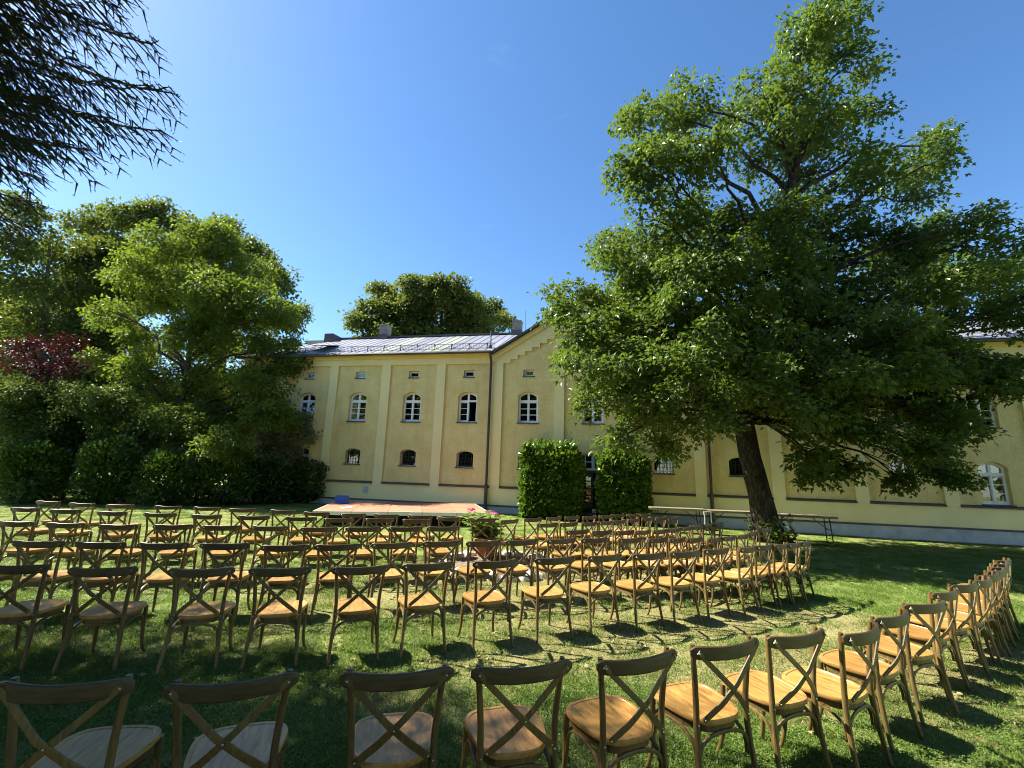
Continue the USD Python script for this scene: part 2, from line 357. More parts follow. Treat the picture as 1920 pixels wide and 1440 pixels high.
# ------------------------------------------------------------------ the house (local x along the front, y into the house)
house = thing('house', 'long yellow plastered house with grey seamed metal roof and stepped gable', 'building', (*(FN * DIST), 0), -math.degrees(YAW))
LT, RT, EAVE = -17.4, 20.0, 6.87
GC, GL, GR, RAKE0, SLOPE = -0.4, -4.64, 3.84, 6.79, 0.61
APEX = RAKE0 + (GC - GL) * SLOPE
CENT = [-13.72, -11.07, -8.40, -5.79, -3.11, -0.40, 2.31, 5.05, 7.66, 10.35, 13.05, 15.75]
PIL = [(-15.25, -14.85), (-12.60, -12.19), (-9.95, -9.52), (-7.28, -6.87), (-4.64, -4.23), (-1.99, -1.58), (0.78, 1.19), (3.43, 3.84), (6.11, 6.53), (8.80, 9.21), (11.50, 11.91), (14.20, 14.60), (16.9, 17.3)]


def arch(cx, hw, z0, zs, zt, n=12):
    """A window opening: upright sides, segmental arch on top."""
    h = zt - zs
    if h < 0.01:
        return sbox(cx - hw, z0, cx + hw, zs)
    r = (hw * hw + h * h) / (2 * h)
    a = math.asin(min(1, hw / r))
    pts = [(cx + r * math.sin(q), zt - r + r * math.cos(q)) for q in np.linspace(a, -a, n)]
    return Polygon([(cx - hw, z0), (cx + hw, z0)] + pts)


A = dict(hw=0.43, z0=3.78, zs=4.95, zt=5.13)
A2 = dict(hw=0.43, z0=1.18, zs=2.42, zt=2.62)
B = dict(hw=0.37, z0=1.86, zs=2.44, zt=2.58)
openings = []
for i, c in enumerate(CENT):
    openings.append(('tall', c, A, i))
    if i in (0, 10, 11):
        openings.append(('tall', c, A2, -1))
    elif i != 5:
        openings.append(('barred', c, B, i))
    openings.append(('attic', c, dict(hw=0.24, z0=5.79, zs=6.10, zt=6.10), i))
DOORO = sbox(GC - 0.62, 0.30, GC + 0.62, 2.56)
holes = shapely.union_all([arch(c, **d) for _, c, d, _ in openings] + [DOORO])
outline = shapely.union_all([sbox(LT, 0, RT, EAVE), Polygon([(GL, EAVE - 0.1), (GR, EAVE - 0.1), (GR, RAKE0), (GC, APEX), (GL, RAKE0)])])
wall = obj('wall', prism(outline.difference(holes), 0.0, 0.36), M['roughcast'], house)
obj('wall', boxm(LT, RT, 9.0, 9.3, 0, EAVE), M['roughcast'], house)
obj('wall', boxm(LT, LT + 0.3, 0.37, 8.99, 0, EAVE), M['roughcast'], house)
obj('wall', boxm(RT - 0.3, RT, 0.37, 8.99, 0, EAVE), M['roughcast'], house)
obj('floor', boxm(LT + 0.31, RT - 0.31, 0.37, 8.99, 3.2, 3.4), M['inside'], house)
obj('floor', boxm(LT + 0.31, RT - 0.31, 0.37, 8.99, 6.2, 6.4), M['inside'], house)
obj('partition', boxm(LT + 0.31, RT - 0.31, 3.4, 3.5, 0, 3.19), M['inside'], house)
obj('partition', boxm(LT + 0.31, RT - 0.31, 3.4, 3.5, 3.41, 6.19), M['inside'], house)
PR = -0.07
obj('base_course', prism(sbox(LT, 0.39, RT, 1.05).difference(DOORO.buffer(0.001)), PR, -0.001), M['plaster'], house)
ztop = {}
for a, b in PIL:
    gable = GL - 0.1 < a < GR
    top = 6.38
    if gable and a in (-1.99, 0.78):
        top = 7.44
    obj('pilaster', prism(sbox(a, 1.051, b, top), PR - 0.001, -0.001), M['plaster'], house)
for a, b in ((LT, GL - 0.001), (GR + 0.001, RT)):
    obj('frieze', prism(sbox(a, 6.381, b, 6.66), PR, -0.001), M['plaster'], house)
    obj('cornice', prism(sbox(a, 6.661, b, EAVE - 0.005), PR - 0.06, -0.001), M['plaster'], house)
steps_l = [(GL, 6.381)]
x, z = -3.92, 6.381
while x < GC - 0.02:
    steps_l += [(x, z)]
    z += 0.175
    steps_l += [(x, z)]
    x += 0.32
steps_l += [(GC, z)]
low = steps_l + [(2 * GC - px, pz) for px, pz in reversed(steps_l[:-1])]
obj('stepped_frieze', prism(Polygon(low + [(GR, RAKE0), (GC, APEX), (GL, RAKE0)]), PR, -0.001), M['plaster'], house)
for s in (-1, 1):
    e = GC + s * (GC - GL)
    rake = Polygon([(e, RAKE0 - 0.22), (e, RAKE0), (GC, APEX), (GC, APEX - 0.22)])
    obj('rake_moulding', prism(rake, PR - 0.09, PR - 0.001), M['plaster'], house)
edges = sorted([LT] + [q for p in PIL for q in p] + [RT])
for a, b in zip(edges[0::2], edges[1::2]):
    if b - a < 0.5:
        continue
    spans = [(a, b)]
    if a == -15.25 or b - a > 3.2:
        pass
    if a < GC < b:
        spans = [(a, GC - 0.63), (GC + 0.63, b)]
    for p, q in spans:
        v, f = boxm(p + 0.003, q - 0.003, PR - 0.05, -0.002, 1.052, 1.10)
        v[(v[:, 1] > -0.05) & (v[:, 2] > 1.07), 2] = 1.15
        obj('ledge', (v, f), M['lead'], house)
for a, b in ((LT, GC - 0.63), (GC + 0.63, RT)):
    obj('plinth', boxm(a, b, PR - 0.06, -0.002, -0.15, 0.325), M['concrete'], house)
    obj('plinth_cap', boxm(a, b, PR - 0.075, -0.002, 0.327, 0.385), M['lead'], house)


CURTAINS = (2, 7, -10, 1)
i_cur = 0


def window_tall(c, d, half_open=False):
    o = arch(c, **d)
    z0, zs, hw = d['z0'], d['zs'], d['hw']
    tr = z0 + 0.70 * (d['zt'] - z0)
    inner = o.buffer(-0.055, join_style=2)
    lights = []
    for s in (-1, 1):
        if half_open and s == 1:
            continue
        x0, x1 = sorted((c + s * 0.05, c + s * (hw - 0.085)))
        hs = np.linspace(z0 + 0.10, tr - 0.06, 4)
        for k in range(3):
            lights.append(sbox(x0, hs[k] + 0.012, x1, hs[k + 1] - 0.012))
    for s in (-1, 1):
        x0, x1 = sorted((c + s * 0.045, c + s * (hw - 0.08)))
        lights.append(sbox(x0, tr + 0.055, x1, 9).intersection(o.buffer(-0.085, join_style=2)))
    cut = shapely.union_all(lights)
    if half_open:
        cut = cut.union(sbox(c + 0.04, z0 + 0.06, c + hw - 0.06, tr - 0.02))
    fr = obj('window', prism(o.buffer(-0.004, join_style=2).difference(cut), 0.14, 0.205), M['white'], house)
    obj('transom', prism(sbox(c - hw + 0.03, tr - 0.035, c + hw - 0.03, tr + 0.035), 0.115, 0.139), M['white'], fr)
    obj('mullion', prism(sbox(c - 0.028, z0 + 0.04, c + 0.028, tr - 0.036), 0.12, 0.139), M['white'], fr)
    for g in lights:
        obj('pane', prism(g.buffer(0.006, join_style=2), 0.172, 0.178), M['glass'], fr)
    if i_cur in CURTAINS:
        q = np.linspace(0, 1, 25)
        side = -1 if i_cur != 2 else 1
        xs = c + side * (hw - 0.04 - q * (hw * 0.62))
        ys = 0.30 + 0.022 * np.sin(q * 34)
        cv = np.vstack([np.stack([xs, ys, np.full(25, z0 + 0.05)], 1), np.stack([xs, ys, np.full(25, zs)], 1)])
        cf = [t for k in range(24) for t in ((k, k + 1, k + 26), (k, k + 26, k + 25))]
        obj('curtain', (np.vstack([cv, cv + [0, 0.008, 0]]), cf + [(a + 50, d2 + 50, b + 50) for a, b, d2 in cf]), M['cloth'], fr)
    if half_open:
        x0, x1 = c + hw - 0.07, c + hw - 0.07
        obj('open_casement', prism(sbox(0, 0, 0.30, tr - z0 - 0.1).difference(sbox(0.05, 0.06, 0.25, tr - z0 - 0.16)), 0, 0.04), M['white'], fr)
        p = stage.GetPrimAtPath(f'{fr.GetPath()}/open_casement')
        xf = UsdGeom.Xformable(p)
        xf.AddTranslateOp().Set(Gf.Vec3d(c + hw - 0.06, 0.22, z0 + 0.06)); xf.AddRotateZOp().Set(100.0)
    obj('sill', boxm(c - hw - 0.04, c + hw + 0.04, -0.055, 0.138, z0 - 0.035, z0 + 0.006), M['lead'], fr)


def window_barred(c, d):
    o = arch(c, **d)
    z0, hw = d['z0'], d['hw']
    cut = o.buffer(-0.035, join_style=2)
    fr = obj('barred_window', prism(o.buffer(-0.004, join_style=2).difference(cut), 0.16, 0.21), M['white'], house)
    obj('pane', prism(cut.buffer(0.006, join_style=2), 0.182, 0.188), M['glass'], fr)
    g = MB()
    for k in range(5):
        xx = c - hw + 0.10 + k * (2 * hw - 0.2) / 4
        g.add(*bar((xx, 0.06, z0 + 0.02), (xx, 0.06, d['zs'] + 0.07), 0.016, 0.016, (0, 1, 0)))
    for k in range(4):
        zz = z0 + 0.09 + k * 0.15
        g.add(*bar((c - hw - 0.0, 0.045, zz), (c + hw + 0.0, 0.045, zz), 0.016, 0.012))
    obj('grille', g.mesh(), M['iron'], fr)
    obj('sill', boxm(c - hw - 0.04, c + hw + 0.04, -0.055, 0.158, z0 - 0.035, z0 + 0.006), M['lead'], fr)


def window_attic(c, d):
    o = arch(c, **d)
    cut = sbox(c - d['hw'] + 0.07, d['z0'] + 0.08, c + d['hw'] - 0.07, d['zs'] - 0.07)
    fr = obj('attic_window', prism(o.buffer(-0.004).difference(cut), 0.12, 0.18), M['white'], house)
    obj('pane', prism(cut.buffer(0.006, join_style=2), 0.145, 0.151), M['glass'], fr)
    obj('sill', boxm(c - d['hw'] - 0.03, c + d['hw'] + 0.03, -0.045, 0.118, d['z0'] - 0.03, d['z0'] + 0.006), M['lead'], fr)


for kind, c, d, i in openings:
    i_cur = i if i >= 0 else -round(abs(c) - 3.05)
    if kind == 'tall':
        window_tall(c, d, half_open=(i == 3))
    elif kind == 'barred':
        window_barred(c, d)
    else:
        window_attic(c, d)
# entrance: pale transom light above a dark glazed door, one leaf standing open
tl = obj('fanlight', prism(sbox(GC - 0.615, 1.90, GC + 0.615, 2.555).difference(shapely.union_all([sbox(GC + a, z, GC + a + 0.23, z + 0.235) for a in (-0.56, -0.29, 0.06, 0.33) for z in (1.99, 2.26)])), 0.10, 0.17), M['palegreen'], house)
for a in (-0.56, -0.29, 0.06, 0.33):
    for z in (1.99, 2.26):
        obj('pane', boxm(GC + a - 0.004, GC + a + 0.234, 0.13, 0.136, z - 0.004, z + 0.239), M['glass'], tl)
df = obj('door_frame', prism(sbox(GC - 0.615, 0.31, GC + 0.615, 1.895).difference(sbox(GC - 0.55, 0.31, GC + 0.55, 1.80)), 0.10, 0.2), M['anthracite'], house)
dl = obj('door', prism(sbox(GC - 0.545, 0.36, GC - 0.01, 1.795).difference(shapely.union_all([sbox(GC - 0.46, z, GC - 0.09, z + 0.23) for z in (0.66, 0.94, 1.22, 1.50)])), 0.12, 0.17), M['anthracite'], house)
for z in (0.66, 0.94, 1.22, 1.50):
    obj('pane', boxm(GC - 0.464, GC - 0.086, 0.142, 0.148, z - 0.004, z + 0.234), M['glass'], dl)
d2 = obj('door', prism(sbox(0, 0.36, 0.53, 1.795).difference(sbox(0.09, 0.66, 0.45, 1.72)), 0.0, 0.05), M['anthracite'], house, label='door leaf standing open inwards')
xf = UsdGeom.Xformable(d2); xf.AddTranslateOp().Set(Gf.Vec3d(GC + 0.54, 0.2, 0)); xf.AddRotateZOp().Set(95.0)
obj('doorstep', boxm(GC - 0.8, GC + 0.8, -0.55, 0.099, -0.1, 0.30), M['anthracite'], house)
obj('doorstep', boxm(GC - 0.9, GC + 0.9, -0.90, -0.551, -0.1, 0.15), M['anthracite'], house)

# roof: separate standing-seam sheets
RS, Y0, YR, Z0 = 0.47, -0.28, 4.5, 6.875
RIDGE = Z0 + RS * (YR - Y0)


def slope_prism(poly, zoff=0.0, th=0.018, s=RS, y0=Y0, z0=Z0):
    if poly.is_empty or poly.geom_type != 'Polygon':
        return None
    t = trimesh.creation.extrude_polygon(poly, th, engine='earcut')
    v = np.array(t.vertices)
    v[:, 2] += z0 + s * (v[:, 1] - y0) + zoff
    return v, np.array(t.faces)


PITCHW = 0.42
for lo, hi, full in ((-17.7, -2.6, Polygon([(-17.7, Y0), (GL - 0.10, Y0), (GL - 0.10, 0.42), (-2.6, 0.42), (-2.6, YR), (-15.2, YR)])), (1.8, RT + 0.3, Polygon([(GR + 0.10, Y0), (RT + 0.3, Y0), (RT + 0.3, YR), (1.8, YR), (1.8, 0.42), (GR + 0.10, 0.42)]))):
    t = lo
    k = 0
    while t < hi:
        w = PITCHW
        piece = full.intersection(sbox(t + 0.004, Y0, t + w - 0.004, YR))
        mesh = slope_prism(piece)
        if mesh is not None:
            green = lo < -10 and (abs(t + 10.35) < 0.43 or abs(t + 7.85) < 0.43)
            pn = obj('roof_sheet', mesh, M['roof_green' if green else 'roof'], house, label='greenish weathered roof sheet' if green else None)
            sm = slope_prism(full.intersection(sbox(t - 0.016, Y0, t + 0.016, YR)), 0.019, 0.014)
            if sm is not None:
                obj('seam', sm, M['seam'], pn)
        t += w
        k += 1
back = trimesh.creation.box(bounds=[[LT - 0.3, YR, 0], [RT + 0.3, 9.6, 0.02]])
v = np.array(back.vertices); v[:, 2] += RIDGE - RS * (v[:, 1] - YR)
obj('rear_roof_slope', (v, back.faces), M['roof'], house)
hipv = np.array([(-17.7, Y0, Z0), (-15.2, YR, RIDGE), (-17.7, 9.3, Z0)], float)
obj('hip_slope', (np.vstack([hipv, hipv - [0, 0, 0.03]]), [(0, 1, 2), (3, 5, 4), (0, 3, 1), (1, 3, 4), (1, 4, 2), (2, 4, 5), (2, 5, 0), (0, 5, 3)]), M['roof'], house)
obj('ridge_cap', MB().add(*bar((-15.2, YR, RIDGE + 0.045), (RT + 0.3, YR, RIDGE + 0.045), 0.30, 0.09)).mesh(), M['lead'], house)
# gable roof
for s in (-1, 1):
    e = GC + s * (GC - GL + 0.16)
    pts = [(e, RAKE0 - 0.16 * SLOPE + 0.03), (GC, APEX + 0.03), (GC, APEX + 0.13), (e, RAKE0 - 0.16 * SLOPE + 0.12)]
    obj('gable_roof_slope', prism(Polygon(pts), -0.32, 9.0), M['lead'], house)
for a, b in ((-17.7, GL - 0.12), (GR + 0.14, RT + 0.3)):
    obj('gutter', tube([(a, Y0 - 0.08, Z0 - 0.035), (b, Y0 - 0.08, Z0 - 0.035)], 0.075, 8), M['lead'], house)
    obj('soffit', boxm(a, b, Y0, -0.132, Z0 - 0.06, Z0 - 0.012), M['plaster'], house)
for t, dx in ((-4.76, 0.0), (3.97, 0.0)):
    p = obj('downpipe', tube([(t, Y0 - 0.06, Z0 - 0.10), (t, Y0 - 0.05, Z0 - 0.22), (t, -0.16, Z0 - 0.42), (t, -0.14, 6.2), (t, -0.14, 1.15)], 0.052, 10), M['brownpipe'], house)
    obj('standpipe', tube([(t, -0.16, 1.16), (t, -0.16, 0.0)], 0.068, 10), M['lead'], p)
    obj('collar', tube([(t, -0.16, 1.19), (t, -0.16, 1.10)], 0.085, 10), M['lead'], p)
obj('cable_pipe', tube([(-12.66, -0.10, 1.02), (-12.66, -0.10, 0.0)], 0.022, 6), M['lead'], house)
obj('vent_cover', boxm(-10.36, -10.12, PR - 0.02, PR - 0.001, 0.66, 0.92), M['concrete'], house)
g = MB()
yg = 0.22
zg = Z0 + RS * (yg - Y0)
for zz in (0.06, 0.28):
    g.add(*bar((-16.3, yg, zg + zz), (-4.72, yg, zg + zz), 0.015, 0.02))
t = -16.3
while t < -4.7:
    g.add(*bar((t, yg, zg + 0.05), (t, yg, zg + 0.29), 0.009, 0.009, (0, 1, 0)))
    t += 0.075
obj('snow_guard', g.mesh(), M['lead'], house)
t = -16.0
while t < -4.7:
    gp = MB()
    gp.add(*bar((t, yg + 0.01, zg), (t, yg + 0.01, zg + 0.32), 0.03, 0.012, (0, 1, 0))).add(*bar((t, yg + 0.01, zg + 0.28), (t, yg + 0.35, zg + 0.18), 0.02, 0.012))
    obj('snow_guard_post', gp.mesh(), M['lead'], house)
    t += 0.84
for x0, x1, zt in ((-12.70, -12.20, 9.86), (-4.80, -4.33, 9.80), (8.0, 8.5, 9.85)):
    ch = obj('chimney', boxm(x0, x1, 4.25, 4.75, 8.6, zt), M['chimney'], house)
    obj('flashing', boxm(x0 - 0.05, x1 + 0.05, 4.2, 4.8, 8.75, RIDGE + 0.18), M['lead'], ch)
    obj('cap', boxm(x0 - 0.03, x1 + 0.03, 4.22, 4.78, zt + 0.002, zt + 0.05), M['chimney'], ch)
obj('antenna', tube([(-4.12, 4.5, 9.1), (-4.12, 4.5, 10.5)], 0.012, 5), M['lead'], house)
v, f = boxm(-15.85, -15.05, 3.7, 4.6, 8.75, 9.28)
v[(v[:, 0] > -15.5) & (v[:, 2] > 9), 0] -= 0.25
obj('roof_vent', (v, f), M['lead'], house)
hb = MB().add(*slope_prism(sbox(-14.35, 0.7, -13.55, 1.9), 0.06, 0.05)).mesh()
hb = (hb[0] + np.stack([np.zeros(len(hb[0])), np.zeros(len(hb[0])), 0.22 * (hb[0][:, 1] < 1.0)], 1), hb[1])
ht = obj('roof_hatch', hb, M['roof'], house)
obj('hatch_curb', slope_prism(sbox(-14.3, 0.75, -13.6, 1.85), 0.02, 0.05), M['lead'], ht)
g = MB()
g.add(*tube([(-4.95, 0.35, 7.2), (-4.95, 0.35, 8.0)], 0.03, 6)).add(*bar((-4.95, 0.35, 7.15), (-4.95, 0.35, 7.35), 0.10, 0.10, (0, 1, 0)))
obj('vent_pipe', g.mesh(), M['lead'], house)

# ------------------------------------------------------------------ stage
SA = math.radians(12.0)
st = thing('stage', 'low outdoor stage of reddish plywood decks with pale edge and black underside', 'stage', (-5.71, 13.54, 0), math.degrees(SA))
NX, NY, SW, SD, SH = 5, 2, 1.05, 1.9, 0.45
for i in range(NX):
    for j in range(NY):
        obj('deck', boxm(i * SW + 0.006, (i + 1) * SW - 0.006, j * SD + 0.006 + 0.03 * (j == 0), (j + 1) * SD - 0.006, SH - 0.03, SH), M['deck'], st)
    obj('front_edge', boxm(i * SW + 0.006, (i + 1) * SW - 0.006, 0.0, 0.03, SH - 0.11, SH + 0.002), M['alu'], st)
for j in range(NY):
    obj('side_edge', boxm(-0.028, 0.0, j * SD + 0.004, (j + 1) * SD - 0.004, SH - 0.11, SH + 0.002), M['alu'], st)
    obj('side_edge', boxm(NX * SW, NX * SW + 0.028, j * SD + 0.004, (j + 1) * SD - 0.004, SH - 0.11, SH + 0.002), M['alu'], st)
obj('under_frame', boxm(0.25, NX * SW - 0.35, 0.35, NY * SD - 0.2, -0.05, SH - 0.032), M['drape'], st)
for i in range(NX + 1):
    for yy in (0.12, SD, 2 * SD - 0.12):
        xx = min(max(i * SW, 0.07), NX * SW - 0.07)
        obj('leg', tube([(xx, yy, -0.04), (xx, yy, SH - 0.032)], 0.024, 8), M['steel'], st)
for xx in (NX * SW - 0.3, 0.3):
    obj('brace', MB().add(*bar((xx - 0.25, 0.12, 0.1), (xx + 0.22, 0.12, SH - 0.05), 0.025, 0.025, (0, 1, 0))).add(*bar((xx - 0.25, 0.15, SH - 0.05), (xx + 0.22, 0.15, 0.1), 0.025, 0.025, (0, 1, 0))).mesh(), M['drape'], st)


def on_stage(u, v):
    return -5.71 + u * math.cos(SA) - v * math.sin(SA), 13.54 + u * math.sin(SA) + v * math.cos(SA), SH + 0.004


cr = thing('crate', 'blue plastic crate standing at the back left of the low stage', 'crate', on_stage(0.35, 2.9), 10)
outer = sbox(-0.21, -0.15, 0.21, 0.15)
obj('crate_wall', MB().box(-0.21, 0.21, -0.15, -0.138, 0.012, 0.24).box(-0.21, 0.21, 0.138, 0.15, 0.012, 0.24).box(-0.21, -0.198, -0.137, 0.137, 0.012, 0.24).box(0.198, 0.21, -0.137, 0.137, 0.012, 0.24).mesh(), M['blue'], cr)
obj('crate_floor', boxm(-0.2, 0.2, -0.14, 0.14, 0.0, 0.011), M['blue'], cr)
rim = outer.buffer(0.014).difference(outer.buffer(-0.012))
t = trimesh.creation.extrude_polygon(rim, 0.025, engine='earcut'); t.apply_translation([0, 0, 0.241])
obj('rim', t, M['blue'], cr)
for k in range(4):
    obj('rib', boxm(-0.165 + k * 0.1, -0.135 + k * 0.1, -0.158, -0.151, 0.02, 0.235), M['blue'], cr)
pp = MB()
pv = np.array([(u, v, 0.01 + 0.012 * math.sin(9 * u + 4 * v)) for v in np.linspace(-0.12, 0.12, 6) for u in np.linspace(-0.17, 0.17, 7)])
pf = [q for i in range(5) for j in range(6) for q in ((i * 7 + j, i * 7 + j + 1, i * 7 + j + 8), (i * 7 + j, i * 7 + j + 8, i * 7 + j + 7))]
sheet = thing('paper_sheet', 'white sheet of paper lying on the stage in front of the crate', 'paper', on_stage(0.75, 1.15), 25)
obj('sheet', (np.vstack([pv, pv - [0, 0, 0.004]]), pf + [(a + 42, c + 42, b + 42) for a, b, c in pf]), M['paper'], sheet)

# ------------------------------------------------------------------ flower pot in its ring of stones
POT = (-0.42, 9.62)
pot = thing('flower_pot', 'pink hydrangea in a terracotta pot standing on the stone ring', 'potted plant', (*POT, float(gz(*POT)) + 0.03), 0)
obj('pot', lathe([(0.0, 0.0), (0.17, 0.0), (0.235, 0.24), (0.26, 0.245), (0.265, 0.31), (0.235, 0.31), (0.225, 0.27), (0.0, 0.27)], 28), M['terracotta'], pot, smooth=35)
obj('earth', lathe([(0.0, 0.285), (0.2, 0.28), (0.222, 0.272)], 20), M['soil'], pot)

# ------------------------------------------------------------------ leaves and trees
def unit(v):
    return v / (np.linalg.norm(v, axis=-1, keepdims=True) + 1e-12)


def leaves(P, A, N, L, Wd, shape='kite', fold=0.18):
    """Leaf blades: P stalk points, A directions of the blade, N its upper side, L lengths, Wd half widths."""
    n = len(P)
    A = unit(A)
    N = unit(N - A * np.sum(N * A, 1, keepdims=True))
    S = np.cross(A, N)
    L, Wd = np.broadcast_to(L, n)[:, None], np.broadcast_to(Wd, n)[:, None]
    up = N * Wd * fold * 2
    if shape == 'kite':
        V = np.stack([P, P + A * L * 0.45 + S * Wd + up, P + A * L - N * L * 0.08, P + A * L * 0.45 - S * Wd + up], 1)
        F = np.array([(0, 2, 1), (0, 3, 2)])
    elif shape == 'oval':
        V = np.stack([P, P + A * L * 0.3 + S * Wd + up, P + A * L * 0.7 + S * Wd * 0.8 + up, P + A * L - N * L * 0.06, P + A * L * 0.7 - S * Wd * 0.8 + up, P + A * L * 0.3 - S * Wd + up], 1)
        F = np.array([(0, 3, 2), (0, 2, 1), (0, 5, 4), (0, 4, 3)])
    else:                                                              # palmate: three pointed lobes
        V = np.stack([P, P + A * L * 0.50 + S * Wd * 1.05 - N * L * 0.04, P + A * L * 0.52 + S * Wd * 0.42 + up * 0.5, P + A * L * 1.05 - N * L * 0.10,
                      P + A * L * 0.52 - S * Wd * 0.42 + up * 0.5, P + A * L * 0.50 - S * Wd * 1.05 - N * L * 0.04], 1)
        F = np.array([(0, 2, 1), (0, 3, 2), (0, 4, 3), (0, 5, 4)])
    k = V.shape[1]
    return V.reshape(-1, 3), (F[None] + (np.arange(n) * k)[:, None, None]).reshape(-1, 3)


def rand_dirs(n, r):
    return unit(r.normal(size=(n, 3)))


def crown(blobs, r, sprays=90, per=12, leaf=0.13, wid=0.42, spray_r=0.28, shape='kite', flat=0.75, shell=0.5, upness=0.7, droop=0.35, seed=0, gap=0.0, low=-0.6, sats=5, core=0.9):
    """Foliage: each bough is a cloud of sprays, each spray a flat tuft of leaves lying outwards and drooping a little."""
    PP, AA, NN = [], [], []
    more = []
    for (bx, by, bz, br) in blobs:
        for d in rand_dirs(sats, r):
            q = br * (0.34 + 0.18 * r.random())
            more.append((bx + d[0] * br * 0.92, by + d[1] * br * 0.92, bz + abs(d[2]) * br * 0.7 * (1 if r.random() < 0.7 else -0.7), q))
    for bi, (bx, by, bz, br) in enumerate([(b[0], b[1], b[2], b[3] * core) for b in blobs] + more):
        c = np.array([bx, by, bz])
        n = max(6, int(sprays * br ** 2))
        d = rand_dirs(n, r)
        d = d[d[:, 2] > low]
        q = shell + (1.02 - shell) * r.random(len(d)) ** 0.7
        bumps = 0.55 + 0.85 * meshkit.noise(d * 1.7 + bi * 11.3, seed)
        pos = c + d * (q * br * bumps)[:, None] * [1, 1, flat]
        if gap:
            pos_n = meshkit.noise(pos * 1.6 / max(br, 0.5) + 31.7, seed + 5)
            keep = pos_n > gap
            pos, d = pos[keep], d[keep]
        nn = unit(d * 0.55 + np.array([0, 0, upness]) + r.normal(size=d.shape) * 0.28)
        m = len(pos)
        k = np.repeat(np.arange(m), per)
        ang = r.random(m * per) * 2 * PI
        rad = spray_r * np.sqrt(r.random(m * per))
        e1 = unit(np.cross(nn, rand_dirs(m, r)))
        e2 = np.cross(nn, e1)
        off = e1[k] * (np.cos(ang) * rad)[:, None] + e2[k] * (np.sin(ang) * rad)[:, None] + nn[k] * (r.normal(size=m * per) * spray_r * 0.25)[:, None]
        PP.append(pos[k] + off - np.array([0, 0, 1.0]) * (rad ** 2 / spray_r * 0.5)[:, None])
        AA.append(unit(off + d[k] * spray_r * 0.5 + r.normal(size=off.shape) * spray_r * 0.5) - np.array([0, 0, droop]))
        NN.append(nn[k] + r.normal(size=off.shape) * 0.35)
    P, A, N = np.vstack(PP), np.vstack(AA), np.vstack(NN)
    L = leaf * (0.65 + 0.6 * r.random(len(P)))
    return leaves(P, A, N, L, L * wid, shape)


def limb_curve(a, b, r, lift=0.22, n=9):
    a, b = np.array(a, float), np.array(b, float)
    dist = np.linalg.norm(b - a)
    mid = (a + b) / 2 + np.array([0, 0, lift * dist]) + r.normal(size=3) * 0.06 * dist
    c = bez(a, mid, b, n)
    c[1:-1] += r.normal(size=(n - 2, 3)) * 0.015 * dist
    return c


def along(trunk, z):
    t = np.asarray(trunk, float)
    i = int(np.clip(np.searchsorted(t[:, 2], z) - 1, 0, len(t) - 2))
    f = np.clip((z - t[i, 2]) / max(t[i + 1, 2] - t[i, 2], 1e-6), 0, 1)
    return t[i] * (1 - f) + t[i + 1] * f


def tree(name, label, blobs, trunk, leafmat_, r, limb_r=0.09, bark='twig', group=None, each_limb=False, zmin=1.5, twigs=5, cat='tree', **kw):
    base = trunk[0]
    th = thing(name, label, cat, (0, 0, 0), 0, group)
    fine = []
    for i in range(len(trunk) - 1):
        for f in np.linspace(0, 1, 4)[:-1]:
            fine.append(np.array(trunk[i]) * (1 - f) + np.array(trunk[i + 1]) * f)
    fine = np.array(fine + [trunk[-1]])
    tv, tf = tube(fine[:, :3], fine[:, 3], 14 if each_limb else 8)
    if each_limb:
        ang = np.arctan2(tv[:, 1] - fine[0, 1], tv[:, 0] - fine[0, 0])
        wob = 0.06 * (meshkit.fbm(tv * [5, 5, 1.2], 3, 2) - 0.5)
        ctr = np.array([along(fine[:, :3], z) for z in tv[:, 2]])
        rr = unit((tv - ctr) * [1, 1, 0])
        tv = tv + rr * wob[:, None]
    obj('trunk', (tv, tf), M[bark], th, smooth=True)
    limbs, tw = MB(), MB()
    for (bx, by, bz, br) in blobs:
        hd = math.hypot(bx - along(trunk, bz)[0], by - along(trunk, bz)[1])
        za = min(max(bz - 0.55 * hd - 0.3, zmin), trunk[-1][2] - 0.1)
        a = along(trunk, za)
        cv = limb_curve(a[:3], (bx, by, bz), r)
        r0 = min(max(0.03, limb_r * math.sqrt(max(hd, 0.6)) * 0.6), a[3] * 0.62)
        rad = np.linspace(r0, 0.016, len(cv))
        if each_limb:
            obj('limb', tube(cv, rad, 7), M[bark], th, smooth=True)
        else:
            limbs.add(*tube(cv, rad, 5))
        for k in range(twigs):
            e = np.array([bx, by, bz]) + rand_dirs(1, r)[0] * br * 0.85 * [1, 1, 0.7]
            s = cv[-1 - int(r.integers(0, 4))]
            tw.add(*tube(limb_curve(s, e, r, 0.08, 5), np.linspace(0.018, 0.006, 5), 3, cap=False))
    if not each_limb and limbs.n:
        obj('limbs', limbs.mesh(), M[bark], th, kind='stuff')
    if tw.n:
        obj('twigs', tw.mesh(), M['twig'], th, kind='stuff')
    obj('crown', crown(blobs, r, **kw), M[leafmat_], th, kind='stuff')
    return th


